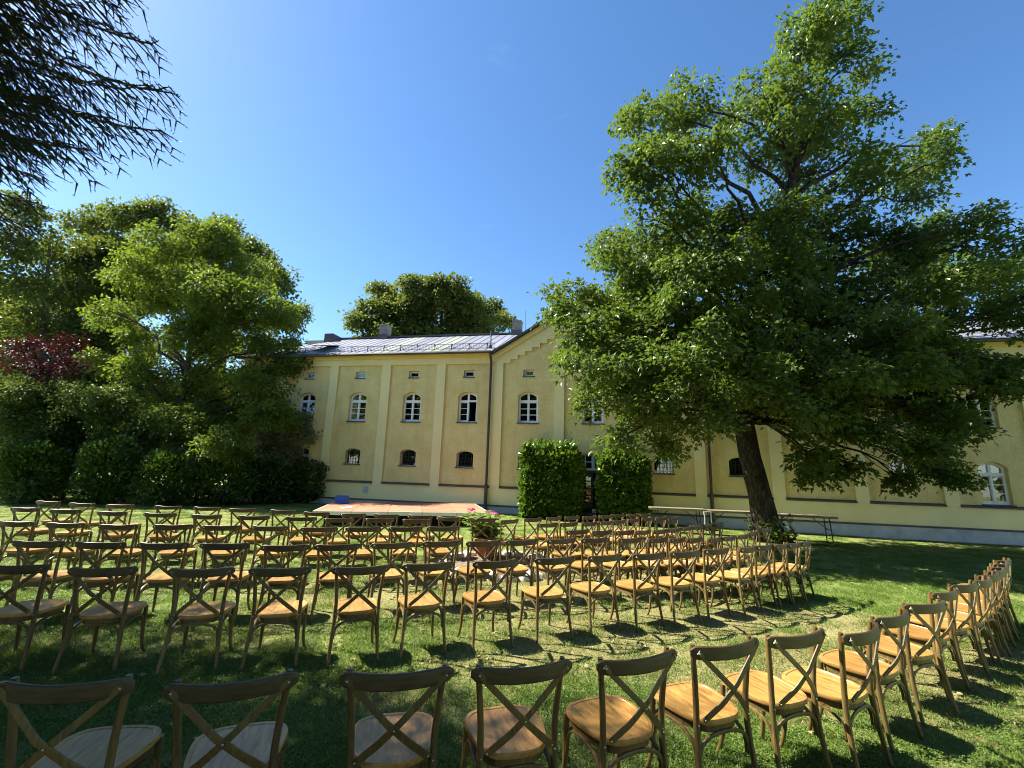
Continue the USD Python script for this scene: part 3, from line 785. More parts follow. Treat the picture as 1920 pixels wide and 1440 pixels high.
MAPLE_TOP = [(9.63,11.36,15.98,0.92),(8.2,10.93,14.26,1.03),(10.56,11.87,14.88,0.94),(7.23,11.1,12.72,1.02),(8.52,10.81,11.97,1.13),(10.63,11.89,13.12,0.75),(7.82,13.54,14.43,1.04),(5.95,13.16,14.23,1.01),(4.79,13.05,13.66,1.09),(3.41,11.31,10.72,0.69),(4,12.32,12.68,0.85),(3.37,11.49,9.98,0.62),(4.34,11.15,10.29,1.06),(5.32,10.94,10.5,0.9),(3.96,11.29,8.78,0.9),(6.2,13.57,10.14,1.17),(7.36,13.25,9.8,0.96),(8.75,13.18,12.37,1.35),(10.5,13.16,12.01,1.34),(9.93,11.22,10.37,0.69),(7.86,11.59,9.36,1.08),(10.05,12.61,9.89,1.17),(11.45,12.94,9.58,0.77),(13.18,13.33,12.14,0.82),(14.34,13.42,13.28,0.78),(11.83,10.88,10.69,0.45),(12.7,12.54,10.68,0.64)]
MAPLE_MID = [(2.96,12.48,8.31,0.78),(3.9,11.92,7.72,1.08),(4.93,10.8,7.06,1.12),(7.29,12.41,8.07,1.21),(7.83,11.1,7.46,0.94),(3.67,13.38,7.32,1.02),(1.76,13.14,7.25,0.76),(1.23,12.06,6.22,0.53),(1.86,11.22,5.49,0.78),(3.37,13.29,5.86,1.16),(4.39,12.15,6.03,1.23),(6.72,13.8,6.49,1.48),(8.42,13.68,6.87,1.3),(9,12.53,6.65,1.19),(10.26,12.21,7.32,0.94),(12.09,12.84,8.63,0.92),(12.77,12.27,8.97,0.89),(12.95,11.35,8.97,0.68),(14.25,11.84,8.62,0.86),(16.42,13.56,8.2,1.05),(12.1,10.95,7.23,0.92),(10.76,10.96,6.73,0.92),(13.72,12.93,6.78,0.9),(13.71,11.75,6.53,0.75),(10.73,12.62,5.91,1.03),(11.78,12.4,5.72,0.86),(12.37,11.97,5.3,0.67),(18.17,14.19,9.31,1.29),(14.52,11.46,6.3,0.87)]
MAPLE_MID_B = [(3.47,14.64,9.43,0.91),(4.7,14.36,8.93,1.3),(6.82,14.92,9.07,1.54),(8.49,14.46,9.11,1.41),(10.26,14.56,9.22,1.23),(4.13,15.07,8.01,1.15),(3.68,14.52,6.24,1.27),(5.36,14.83,6.97,1.5),(7.44,15.28,6.99,1.64),(8.76,14.23,7.07,1.35),(10.19,14.18,7.29,1.35),(12.1,14.4,8.31,1.11),(14.21,15.09,9.83,1.08),(15.51,14.9,10.51,1.08),(14.15,14.41,8.28,1.2),(12.36,14.53,6.53,1.19),(13.61,14.33,6.33,0.99),(15.2,14.7,6.1,0.83)]
MAPLE_LOW = [(1.58,10.3,4.25,0.57),(2.33,11.87,3.83,0.65),(3.34,12.35,4.32,0.99),(4.6,12.49,4.39,1.15),(6.2,13.26,4.68,1.06),(3.66,12.5,3.21,0.68),(2.43,10.24,2.57,0.37),(4.38,10.89,3.2,0.73),(6.56,13.82,3.52,0.64),(8.56,13.36,4.77,1.07),(9.22,12.49,4.54,1),(11.5,13.76,4.61,0.93),(11.79,12.99,4.32,0.88),(12.84,13.46,3.6,0.82),(12.43,12.2,3.24,0.44),(8.27,11.96,3.23,0.65),(9.06,12.57,2.41,0.57),(9.2,11.83,3.32,0.57),(8.53,12.42,1.96,0.32),(13.26,13.81,2.58,0.53),(12.1,12.3,2,0.32),(10.54,11.52,2.64,0.5),(13.14,11.61,4.28,0.4),(6.76,11.91,4.65,0.74),(4.1,12.08,2.6,0.35),(10.76,12.37,1.88,0.22),(9.19,12.2,2.12,0.29)]
MAPLE_FRONT = [(4.66,10.13,4.97,0.7),(6.16,11.28,4.99,0.77),(6.58,10.55,5.16,0.73),(5.3,10.27,3.85,0.57),(4.21,10.08,3.84,0.62),(5.97,10.07,4.22,0.52),(3.66,10.22,4.43,0.7),(7.57,10.88,4.93,0.75),(7.81,10.19,4.24,0.63),(6.51,10.05,3.42,0.51),(9.08,10.64,4.44,0.59),(3.28,10.32,3.35,0.56),(3.07,11.3,4.97,0.7),(9.62,10.16,4.36,0.57),(7.87,10.69,3.29,0.47),(5.81,11.01,6.06,0.84),(4.23,10.53,6.19,0.81),(7.43,11.28,6.6,0.87),(8.56,10.62,5.8,0.74),(9.59,10.31,5.46,0.65),(2.2,10.53,4.33,0.59),(4.65,10.05,3.17,0.44)]
MAPLE_RIGHT = [(7.83,11.82,4.07,0.8),(9.01,11.52,3.7,0.7),(11.12,12.61,4.08,0.85),(12.14,12.51,3.79,0.84),(8.68,11.95,3.02,0.6),(9.33,11.15,3.05,0.51),(10.78,11.53,2.78,0.58),(7.81,11.51,2.35,0.38),(11.71,11.45,3.43,0.49),(12.23,11.49,4.66,0.68),(14.12,12.58,5.12,0.56),(13.31,11.34,4.88,0.34),(9.43,11.19,4.72,0.83),(12.71,12.68,5.01,0.79),(8.72,12.06,4.75,0.82),(12.37,12.78,2.15,0.43)]
CHERRY = [(-17.45,20.17,11.82,1.25),(-17.17,21.86,12.42,1.56),(-14.94,21.02,12.36,1.36),(-13.67,21.49,11.16,1.24),(-18.89,21.33,10.33,1.36),(-16.27,20.48,9.77,1.56),(-13.26,19.12,9.31,1.46),(-11.45,19.52,8.75,1.11),(-11.46,21.77,9.02,0.77),(-20.39,21.86,8.75,1.23),(-18.34,21.94,7.7,1.5),(-14.74,19.94,7.49,1.49),(-13.46,21.03,7.87,1.57),(-11.78,21.52,7.24,1.2),(-10.36,20.98,6.34,0.72),(-20.2,21.57,6.43,0.8),(-17.43,20.6,5.76,1.14),(-15.95,21.03,5.64,1.29),(-13.97,21.13,5.73,1.55),(-11.04,19.71,5.04,1.2),(-11.19,21.94,5.17,0.75),(-13.98,22.05,3.75,1.19),(-14.36,19.05,3.41,0.92),(-19.03,22.1,3.59,0.93),(-12.67,22.07,3.8,1.06),(-15.93,21.07,13.24,1.1),(-17.46,18.95,10.39,0.85),(-11.31,21.86,9.63,0.55),(-18.77,19.23,8.4,0.53),(-10.88,22.09,5.34,0.75),(-11.12,21.07,5.94,0.98),(-10.27,19.01,3.88,0.96),(-9.63,19.37,3.72,0.61),(-12.14,20.96,4.46,1.07),(-13.97,20.74,4.11,1.13),(-16.99,21.34,4.35,1.08),(-16.06,21.95,3.94,1.06)]
BG1 = [(-30.72,25.87,15.83,2.03),(-30.65,25.01,13.91,1.62),(-31.74,28.69,15.41,1.85),(-29.47,25.05,11.56,1.91),(-31.2,28.51,12.22,1.98),(-30.01,25.46,9.35,1.59),(-29.61,28.24,9.56,1.76),(-31.41,28.13,8.74,1.74)]
BG2 = [(-33.54,32.51,19.6,1.91),(-29.52,31.2,19.88,1.85),(-28.13,32.51,20.26,1.71),(-30.6,29.81,15.61,2.11),(-29.69,31.69,16.58,2.45),(-26.01,30.32,15.6,2.34),(-33.59,32.57,13.77,2.27),(-30.19,32.09,13.27,2.43),(-30.78,30.89,9.94,2.3),(-27.84,31.11,9.7,2.31),(-29.94,29.11,7.22,2.14),(-26.99,29.14,6.59,2.13),(-25.88,31.38,6.29,2.29)]
BG3 = [(-26.04,32.96,18.72,1.93),(-24.63,34.46,20.07,2.02),(-21.03,33.43,17.75,1.94),(-18,31.56,15.18,1.61),(-23.53,32.45,15.83,2.29),(-21.83,34.07,14.78,2.38),(-18.05,33.09,12.75,1.87),(-24.59,31.04,13.46,2.36),(-22.76,34.35,11.24,2.57),(-18.73,34.31,10.04,2.12),(-21.3,31.34,6.43,2.29),(-18.47,33.17,6.43,2.01)]
CHEST = [(-11.76,35.41,13.77,1.78),(-10.72,37.44,16.51,1.9),(-7.86,35.06,16.36,1.7),(-5.55,34.67,16.04,1.68),(-3.86,35.93,15.42,1.6),(-2.14,38.33,15.62,1.36),(-0.81,33.98,13.64,0.77),(-12.58,34.07,13.05,1.03),(-9.4,36.6,14.27,2.31),(-6.4,37.93,14.83,2.39),(-3.31,36.06,13.33,1.81),(-10.79,35.67,12.03,2.22),(-7.63,37.79,12.27,2.82),(-3.83,37.38,12.28,2.33)]
PLUM = [(-19.83,17.81,5.97,0.77),(-20.4,19.11,6.55,0.76),(-18.59,18.01,6.41,0.56),(-20.53,18.18,5.36,0.67),(-20.28,19.04,5.32,0.82),(-18.73,18.38,5.46,0.56),(-22.04,18.98,6.09,0.59)]
SHRUB = [(-20.52,18.27,4.02,1.33),(-20.1,19.4,3.97,1.29),(-17.41,18.28,3.9,1.1),(-19.41,18.24,2.29,1.52),(-18.54,18.79,2.8,1.12),(-16.5,18.54,3.74,1.12),(-14.85,18.87,3.15,1.13),(-13.45,19.45,3.25,1.17),(-13.73,19.14,2.08,1.02),(-11.29,18.01,2.54,0.97),(-20.29,18.5,1.2,1.3),(-19.28,18.87,0.8,1.1),(-15.77,18.78,2.44,1.12),(-17.57,19.14,1.96,1.13)]
LAUREL = [(-18.02,17.2,1.07,1.25),(-15.57,17.6,1.15,1.24),(-13.32,17.8,1.01,1.04),(-11.55,18.6,1.16,1.2),(-10.43,19.8,1.06,0.98),(-9.02,20.6,0.9,0.92)]
SILVER = [(-10.51,20.99,3.49,0.88),(-9.68,20.66,3.12,0.74),(-9.45,20.8,3.76,0.4),(-11.06,21.28,2.74,0.89),(-9.93,20.89,2.26,0.69),(-9.41,21.21,2.92,0.3)]
TRUNK = [(7.91, 13.9, -0.05, 0.56), (7.80, 13.9, 0.42, 0.40), (7.66, 13.85, 1.28, 0.33), (7.42, 13.8, 2.39, 0.305), (7.24, 13.7, 3.36, 0.295), (7.17, 13.6, 4.35, 0.28), (7.24, 13.4, 5.68, 0.25), (7.45, 13.1, 7.33, 0.22), (7.90, 12.8, 8.82, 0.18), (8.49, 12.6, 10.38, 0.13), (9.02, 12.5, 12.24, 0.10), (9.66, 12.4, 14.17, 0.07), (10.33, 12.3, 16.18, 0.03)]


r1 = np.random.default_rng(21)
tree('maple_tree', 'tall leaning maple with dark trunk in front of the right half of the house', MAPLE_TOP + MAPLE_MID + MAPLE_MID_B + MAPLE_LOW + MAPLE_FRONT + MAPLE_RIGHT, TRUNK, 'maple', r1, limb_r=0.065, bark='bark', each_limb=True, zmin=3.6, twigs=4,
     sprays=100, per=12, leaf=0.145, wid=0.52, spray_r=0.32, shape='palm', flat=0.72, shell=0.35, upness=1.0, droop=0.45, seed=3, gap=0.42, core=0.85, sats=6)
tree('leafy_tree', 'light green many-stemmed tree rising behind the laurel bushes', CHERRY, [(-15.2, 20.6, -0.1, 0.2), (-15.3, 20.6, 2.5, 0.17), (-15.2, 20.4, 5.0, 0.14), (-15.4, 20.4, 8.0, 0.09), (-15.0, 20.3, 11.5, 0.03)], 'cherry', r1, zmin=1.2,
     sprays=125, per=11, leaf=0.15, wid=0.32, spray_r=0.30, shell=0.35, upness=0.6, droop=0.5, seed=5, gap=0.36)
tree('background_tree', 'tall pale tree with thin crown at the far left edge', BG1, [(-29.5, 27, -0.1, 0.3), (-29.5, 27, 8, 0.22), (-30.3, 26.6, 16, 0.05)], 'backleaf', r1, sprays=60, per=10, leaf=0.23, wid=0.36, spray_r=0.5, shell=0.3, seed=8, gap=0.40)
tree('background_tree', 'tall dark tree behind and left of the light green tree', BG2, [(-29.0, 31.5, -0.1, 0.35), (-29.0, 31.5, 8, 0.28), (-28.5, 31.5, 20, 0.05)], 'backleaf', r1, sprays=70, per=10, leaf=0.26, wid=0.36, spray_r=0.55, shell=0.35, seed=9, gap=0.36)
tree('background_tree', 'tall tree showing behind the top of the light green tree', BG3, [(-22.3, 33.3, -0.1, 0.35), (-22.3, 33.3, 8, 0.28), (-23.0, 33.6, 19, 0.05)], 'backleaf', r1, sprays=70, per=10, leaf=0.26, wid=0.36, spray_r=0.55, shell=0.35, seed=10, gap=0.36)
tree('chestnut_tree', 'round-crowned tree standing behind the metal roof of the house', CHEST, [(-6.5, 36.5, -0.1, 0.4), (-6.5, 36.5, 8, 0.32), (-6.2, 36.5, 16, 0.05)], 'chestnut', r1, sprays=80, per=10, leaf=0.27, wid=0.38, spray_r=0.5, shell=0.35, seed=12, gap=0.34)
tree('plum_tree', 'dark red leaved plum tree among green shrubs at the left edge', PLUM, [(-20.0, 18.9, -0.1, 0.09), (-19.9, 18.9, 3.5, 0.06), (-20.0, 18.7, 6.2, 0.02)], 'plum', r1, sprays=110, per=9, leaf=0.12, wid=0.34, spray_r=0.22, shell=0.2, seed=13, gap=0.44, twigs=8)
tree('silvery_shrub', 'grey green fine-leaved shrub leaning before the left end of the house', SILVER, [(-10.9, 21.1, -0.1, 0.07), (-10.7, 21.1, 1.8, 0.05), (-10.3, 21.1, 3.4, 0.02)], 'silver', r1, zmin=0.8, cat='shrub', sprays=230, per=10, leaf=0.15, wid=0.26, spray_r=0.24, shell=0.2, seed=14, gap=0.30, twigs=3, upness=0.3)
FAR = [(-37.0, 30.0, 3.0, 2.6), (-34.5, 31.0, 6.5, 2.4), (-38.5, 31.0, 8.5, 2.6), (-35.0, 29.0, 10.5, 2.2), (-40.0, 32.0, 4.5, 2.8), (-33.0, 31.0, 2.2, 2.2), (-42.5, 33.0, 9.0, 3.0), (-36.5, 31.5, 13.5, 2.2)]
tree('background_tree', 'leafy tree behind the plum tree, partly beyond the left edge', FAR, [(-37, 31, -0.1, 0.3), (-37, 31, 6, 0.22), (-37, 31, 13, 0.05)], 'backleaf', r1, sprays=55, per=10, leaf=0.26, wid=0.36, spray_r=0.55, shell=0.3, seed=18, gap=0.3)
NEARW = [(-25.5, 27.5, 2.0, 2.2), (-22.5, 26.5, 2.4, 2.0), (-28.5, 26.0, 2.6, 2.3), (-19.0, 26.5, 1.8, 1.8), (-31.5, 26.5, 2.2, 2.3), (-16.0, 26.0, 1.6, 1.6), (-24.0, 27.5, 4.6, 1.7), (-28.0, 27.0, 4.9, 1.8)]
tree('shrub', 'tall dark shrubs behind the light green tree at ground level', NEARW, [(-24, 27, -0.1, 0.12), (-24, 27, 2.5, 0.1), (-24, 27, 5, 0.03)], 'shrub', r1, zmin=0.3, cat='shrub', sprays=70, per=10, leaf=0.2, wid=0.38, spray_r=0.4, shell=0.35, seed=19, gap=0.22)
SHRUBS = [('dark dense shrub below the red plum tree at the left edge', [0, 1, 3, 10], 'shrub'), ('loose dark green shrub behind the second laurel bush', [2, 4, 11, 13], 'shrub'),
          ('broad green shrub at the foot of the light green tree', [5, 6, 12], 'shrub'), ('bright green shrub between light green tree and silvery shrub', [7, 8, 9], 'cherry')]
for label, ids, mt in SHRUBS:
    bl = [SHRUB[i] for i in ids]
    c = np.mean(bl, 0)
    tree('shrub', label, bl, [(c[0], c[1], -0.1, 0.08), (c[0], c[1], 1.2, 0.06), (c[0], c[1], max(b[2] for b in bl), 0.02)], mt, r1, zmin=0.4, cat='shrub', group=None,
         sprays=230, per=11, leaf=0.12, wid=0.36, spray_r=0.24, shell=0.40, flat=0.95, seed=int(ids[0]) + 20, gap=0.22, twigs=6)
LAB = ['leftmost laurel bush, in deep shade', 'wide laurel bush second from the left edge', 'laurel bush before the foot of the light green tree', 'laurel bush with gaps at its foot, right of the tree stem', 'narrow laurel bush second from the house', 'laurel bush beside the house corner and the stage']
for (x, y, z, br), lab in zip(LAUREL, LAB):
    th = thing('laurel_bush', 'dark glossy ' + lab, 'bush', (0, 0, 0))
    n = int(4200 * br ** 2)
    d = rand_dirs(n, r1)
    d[:, 2] = np.abs(d[:, 2]) * np.where(r1.random(n) < 0.55, 1, -1)
    d = d / np.max(np.abs(d) ** 3, axis=1, keepdims=True) ** (1 / 18)     # a little boxier than an ellipsoid
    q = 0.45 + 0.62 * r1.random(n) ** 0.6
    bp = 0.70 + 0.55 * meshkit.noise(d * 2.0 + x, 4)
    H = 2.45 - 0.55 * r1.random() - (0.25 if br < 1.0 else 0)
    P = np.array([x, y, H / 2 + 0.02]) + d * (q * bp)[:, None] * [br * 0.95, 0.75, H / 2]
    ok = (P[:, 2] > 0.08) & (meshkit.noise(P * 1.8, 6) > 0.22)
    P, d = P[ok], d[ok]
    A_ = unit(d + r1.normal(size=d.shape) * 0.5 + [0, 0, 0.35])
    L = 0.17 * (0.7 + 0.5 * r1.random(len(P)))
    obj('foliage', leaves(P, A_, d * 0.6 + [0, 0, 0.8] + r1.normal(size=d.shape) * 0.3, L, L * 0.24, 'oval', 0.12), M['laurel'], th, kind='stuff')
    stem = MB()
    for k in range(9):
        a = np.array([x + r1.normal() * 0.12, y + r1.normal() * 0.1, -0.05])
        b = np.array([x + r1.normal() * br * 0.45, y + r1.normal() * 0.3, H * (0.6 + 0.3 * r1.random())])
        stem.add(*tube(limb_curve(a, b, r1, 0.05, 5), np.linspace(0.03, 0.01, 5), 5))
    obj('stems', stem.mesh(), M['twig'], th)


def clipped_hedge(label, t0, t1, n0, n1, h, seed):
    """A clipped evergreen block against the house front (t along it, n out from it)."""
    r = np.random.default_rng(seed)
    th = thing('clipped_hedge', label, 'hedge', (*(FN * DIST), 0), -math.degrees(YAW))
    w, dp = t1 - t0, n1 - n0
    faces = [(w * h, 0), (dp * h, 1), (dp * h, 2), (w * dp * 1.5, 3)]
    tot = sum(a for a, _ in faces)
    PP, NN = [], []
    for area, k in faces:
        m = int(950 * area)
        a, b = r.random(m), r.random(m)
        dpt = -0.24 + 0.34 * r.random(m) ** 0.8
        if k == 0:
            p = np.stack([t0 + a * w, -(n1 + dpt), b * h], 1); nn = np.tile([0, -1.0, 0], (m, 1))
        elif k == 1:
            p = np.stack([t0 - dpt, -(n0 + a * dp), b * h], 1); nn = np.tile([-1.0, 0, 0], (m, 1))
        elif k == 2:
            p = np.stack([t1 + dpt, -(n0 + a * dp), b * h], 1); nn = np.tile([1.0, 0, 0], (m, 1))
        else:
            p = np.stack([t0 + a * w, -(n0 + b * dp), h + dpt + 0.16 * (r.random(m) > 0.72) * r.random(m) * 2], 1); nn = np.tile([0, 0, 1.0], (m, 1))
        PP.append(p); NN.append(nn)
    P, Nn = np.vstack(PP), np.vstack(NN)
    mid = np.array([(t0 + t1) / 2, -(n0 + n1) / 2, h / 2])
    dev = (P - mid) / [w / 2, dp / 2, h / 2]
    sw = 1 + 0.17 * (meshkit.fbm(P * 1.6, 3, seed) - 0.5) * 2
    corner = np.clip(np.abs(dev), 0, 1)
    cr_ = 1 - 0.10 * (np.sort(corner, 1)[:, -2] ** 3)
    P = mid + (P - mid) * (sw * cr_)[:, None]
    P = P[:, :]
    ok = P[:, 2] > 0.05
    P, Nn = P[ok], Nn[ok]
    A_ = unit(Nn * 0.8 + r.normal(size=P.shape) * 0.75 + [0, 0, 0.4])
    L = 0.165 * (0.6 + 0.7 * r.random(len(P)))
    obj('foliage', leaves(P, A_, Nn * 0.5 + [-0.25, 0, 0.7] + r.normal(size=P.shape) * 0.6, L, L * 0.30, 'oval', 0.12), M['hedge'], th, kind='stuff')
    tw = MB()
    for k in range(26):
        x = t0 + 0.3 + r.random() * (w - 0.6)
        y = -(n0 + 0.25 + r.random() * (dp - 0.5))
        tw.add(*tube(limb_curve((x, y, -0.05), (x + r.normal() * 0.25, y + r.normal() * 0.1, h * (0.7 + 0.2 * r.random())), r, 0.03, 5), np.linspace(0.028, 0.008, 5), 5))
    obj('stems', tw.mesh(), M['twig'], th, kind='stuff')
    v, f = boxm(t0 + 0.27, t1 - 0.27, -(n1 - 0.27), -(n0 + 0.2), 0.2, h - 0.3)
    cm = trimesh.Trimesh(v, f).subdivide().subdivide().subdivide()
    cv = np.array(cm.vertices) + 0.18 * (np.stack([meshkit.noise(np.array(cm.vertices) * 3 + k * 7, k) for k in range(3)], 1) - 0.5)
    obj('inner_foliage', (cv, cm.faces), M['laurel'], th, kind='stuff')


clipped_hedge('larger clipped evergreen hedge block, left of the dark entrance door', -3.10, -0.92, 0.2, 1.25, 2.62, 31)
clipped_hedge('smaller clipped evergreen hedge block, right of the dark entrance door', -0.10, 1.58, 0.2, 1.2, 2.40, 32)

# spruce near the camera, boughs hanging in from the left
SPX, SPY = -9.4, 3.1
spr = thing('spruce_tree', 'dark spruce whose drooping boughs hang in at the top left', 'tree', (0, 0, 0))
obj('trunk', tube([(SPX, SPY, -0.1), (SPX, SPY, 5), (SPX + 0.1, SPY, 9), (SPX + 0.1, SPY, 13.5)], [0.34, 0.28, 0.16, 0.03], 10), M['bark'], spr, smooth=True)
r2 = np.random.default_rng(5)
TP, TD, TL = [], [], []
bw = MB()
z = 5.5
whorl = 0
while z < 13.0:
    nb = 13 if z < 8.4 else 6
    a0 = r2.random() * 2 * PI
    for k in range(nb):
        az = a0 + k * 2 * PI / nb + r2.normal() * 0.12
        ln = float(np.interp(z, [5.5, 7.2, 8.6, 10.4, 13.2], [5.0, 5.2, 4.0, 2.2, 0.4])) * (0.86 + 0.2 * r2.random())
        if math.cos(az - 0.3) < -0.3:
            ln *= 0.8
        if math.sin(az) > 0.45:
            ln *= 0.72
        hdir = np.array([math.cos(az), math.sin(az), 0])
        s = np.linspace(0, 1, 16)
        prof = 0.25 * s - 1.55 * s ** 1.6 + 0.75 * s ** 4
        c = np.array([SPX, SPY, z + 0.6]) + hdir * (s * ln)[:, None] + np.stack([0 * s, 0 * s, prof * ln * 0.34], 1)
        side = np.cross(hdir, [0, 0, 1.0])
        c += side * (0.12 * np.sin(s * 5 + r2.random() * 6))[:, None] * ln * 0.15
        bw.add(*tube(c, np.linspace(0.05, 0.010, 16) * (0.6 + ln / 10), 5, cap=False))
        nsec = int(ln / (0.098 if z < 8.4 else 0.26))
        for q in np.linspace(0.16, 1.0, nsec):
            i = min(int(q * 15), 14)
            p = c[i] * (1 - (q * 15 - i)) + c[i + 1] * (q * 15 - i)
            fwd = unit(c[i + 1] - c[i])
            for sg in (-1, 1):
                sl = (0.20 + 1.0 * (1 - q) ** 0.65) * (0.7 + 0.5 * r2.random()) * min(1.0, ln / 4)
                d = unit(fwd * 0.65 + side * sg * (0.55 + 0.3 * r2.random()) + np.array([0, 0, -0.16 - 0.40 * r2.random()]))
                m = max(2, int(sl / 0.13))
                ss = np.linspace(0, 1, m + 1)
                sc = p + d * (ss * sl)[:, None] + np.stack([0 * ss, 0 * ss, -0.16 * ss ** 2 * sl], 1)
                bw.add(*tube(sc[[0, m // 2, m]] if m > 2 else sc[[0, m]], np.linspace(0.008, 0.004, 3 if m > 2 else 2), 3, cap=False))
                for j in range(1, m + 1):
                    dd = unit(sc[j] - sc[j - 1])
                    TP.append(sc[j - 1]); TD.append(dd); TL.append(sl / m * 1.25)
                    if r2.random() < 0.85:
                        w_ = unit(np.cross(dd, [0, 0, 1.0]))
                        for s2 in (-1, 1):
                            if r2.random() < 0.62:
                                TP.append(sc[j]); TD.append(unit(dd * 0.7 + w_ * s2 * 0.75 + np.array([0, 0, -0.35]) * r2.random() + r2.normal(size=3) * 0.12)); TL.append(0.10 + 0.13 * r2.random())
    z += 0.24 if z < 8.2 else 0.55
    whorl += 1
obj('boughs', bw.mesh(), M['twig'], spr, kind='stuff')
TP, TD, TL = np.array(TP), np.array(TD), np.array(TL)
NEED = 4
k = np.repeat(np.arange(len(TP)), NEED)
u = (np.tile(np.arange(NEED), len(TP)) + r2.random(len(k))) / NEED
e1 = unit(np.cross(TD, [0.3, 0.2, 1.0])); e2 = np.cross(TD, e1)
an = r2.random(len(k)) * 2 * PI
rad = e1[k] * np.cos(an)[:, None] + e2[k] * np.sin(an)[:, None]
P0 = TP[k] + TD[k] * (u * TL[k])[:, None]
tip = P0 + rad * 0.030 + TD[k] * 0.024
sd = np.cross(rad, TD[k]) * 0.0075
NV = np.stack([P0 - sd, P0 + sd, tip], 1).reshape(-1, 3)
NFc = np.arange(len(NV)).reshape(-1, 3)
core_w = 0.012
CV, CF = [], []
ends = TP + TD * TL[:, None]
ring = [(e1 * math.cos(a) + e2 * math.sin(a)) for a in (0, 2.094, 4.189)]
CV = np.stack([TP + ring[0] * core_w, TP + ring[1] * core_w, TP + ring[2] * core_w, ends + TD * 0.015], 1).reshape(-1, 3)
CF = (np.array([(0, 1, 3), (1, 2, 3), (2, 0, 3)])[None] + (np.arange(len(TP)) * 4)[:, None, None]).reshape(-1, 3)
obj('needles', (np.vstack([NV, CV]), np.vstack([NFc, CF + len(NV)])), M['needle'], spr, kind='stuff')

# the trees that stand behind the photographer (they show only in the window panes and in the shade they give)
for q, (tx, ty, sz) in enumerate(((-15.0, -7.0, 1.15), (-7.5, -12.0, 1.2), (1.0, -13.5, 1.25), (9.5, -15.0, 0.95), (18.5, -12.0, 0.8), (-19.0, 2.0, 1.05), (27.0, -3.0, 0.8))):
    rq = np.random.default_rng(60 + q)
    bl = [(tx + rq.normal() * 2.4, ty + rq.normal() * 1.6, sz * (2.2 + 11.0 * rq.random()), 1.7 + 0.9 * rq.random()) for _ in range(17)]
    tree('park_tree', ['broad leafy tree', 'tall dark tree', 'round leafy tree', 'tall leafy tree', 'spreading tree', 'tall tree', 'leafy tree'][q] + ' standing behind the camera, ' + ['far left', 'left', 'centre left', 'centre right', 'far right', 'beyond the spruce', 'at the right edge'][q],
         bl, [(tx, ty, -0.1, 0.3), (tx, ty, 6, 0.24), (tx, ty, 14 * sz, 0.05)], 'backleaf', rq, sprays=20, per=8, leaf=0.66, wid=0.38, spray_r=0.7, shell=0.3, seed=70 + q, gap=0.25, twigs=2)

# hydrangea: leaves and flower heads belong to the potted plant
r3 = np.random.default_rng(9)
stems = MB()
for k in range(32):
    a = r3.random() * 2 * PI
    rr = 0.50 * math.sqrt(r3.random())
    hgt = 0.78 + 0.24 * r3.random() - 0.30 * rr
    top = np.array([math.cos(a) * rr, math.sin(a) * rr, 0.28 + hgt * 0.62])
    cv = bez((top[0] * 0.2, top[1] * 0.2, 0.27), (top[0] * 0.5, top[1] * 0.5, 0.5), top, 6)
    stems.add(*tube(cv, 0.006, 5))
    for j in range(9):
        p = cv[min(5, 2 + j // 2)] + r3.normal(size=3) * 0.02
        d = unit(np.array([math.cos(a + j * 2.2), math.sin(a + j * 2.2), -0.15 + 0.5 * r3.random()]))
        L = 0.13 + 0.07 * r3.random()
        V, Fc = leaves(p[None], d[None], (np.array([0, 0, 1.0]) + r3.normal(size=3) * 0.25)[None], L, L * 0.33, 'oval', 0.1)
        obj('leaf', (V, Fc), M['hydrangea'], pot)
obj('stems', stems.mesh(), M['twig'], pot)
for (fx, fy, fz) in ((-0.34, -0.1, 0.93), (0.14, -0.12, 0.86), (0.05, 0.30, 0.86)):
    d = rand_dirs(46, r3)
    d[:, 2] = np.abs(d[:, 2]) * 0.8
    P = np.array([fx, fy, fz]) + d * [0.085, 0.085, 0.05]
    obj('flower_head', leaves(P, unit(np.cross(d, rand_dirs(46, r3))), d, 0.05, 0.022, 'kite', 0.05), M['petal'], pot)

# ring of pale stones round the pot, with bare soil inside
RC, RR = (-0.12, 8.95), 1.08
bed = thing('stone_ring', 'round bed edged with pale rough stones, flower pot standing in it', 'flower bed', (*RC, float(gz(*RC))))
a = np.linspace(0, 2 * PI, 49)[:-1]
sv = np.vstack([[0, 0, 0.05]] + [np.stack([np.cos(a) * q, np.sin(a) * q, 0.045 - 0.06 * (q > 1.0) + 0.02 * meshkit.noise(np.stack([np.cos(a) * q * 6, np.sin(a) * q * 6, 0 * a], 1))], 1) for q in (0.4, 0.8, 1.03)])
sf = [(0, 1 + k, 1 + (k + 1) % 48) for k in range(48)] + [t for q in range(2) for k in range(48) for t in ((1 + q * 48 + k, 49 + q * 48 + k, 49 + q * 48 + (k + 1) % 48), (1 + q * 48 + k, 49 + q * 48 + (k + 1) % 48, 1 + q * 48 + (k + 1) % 48))]
obj('soil', (sv, sf), M['soil'], bed, smooth=True)
k = 0.0
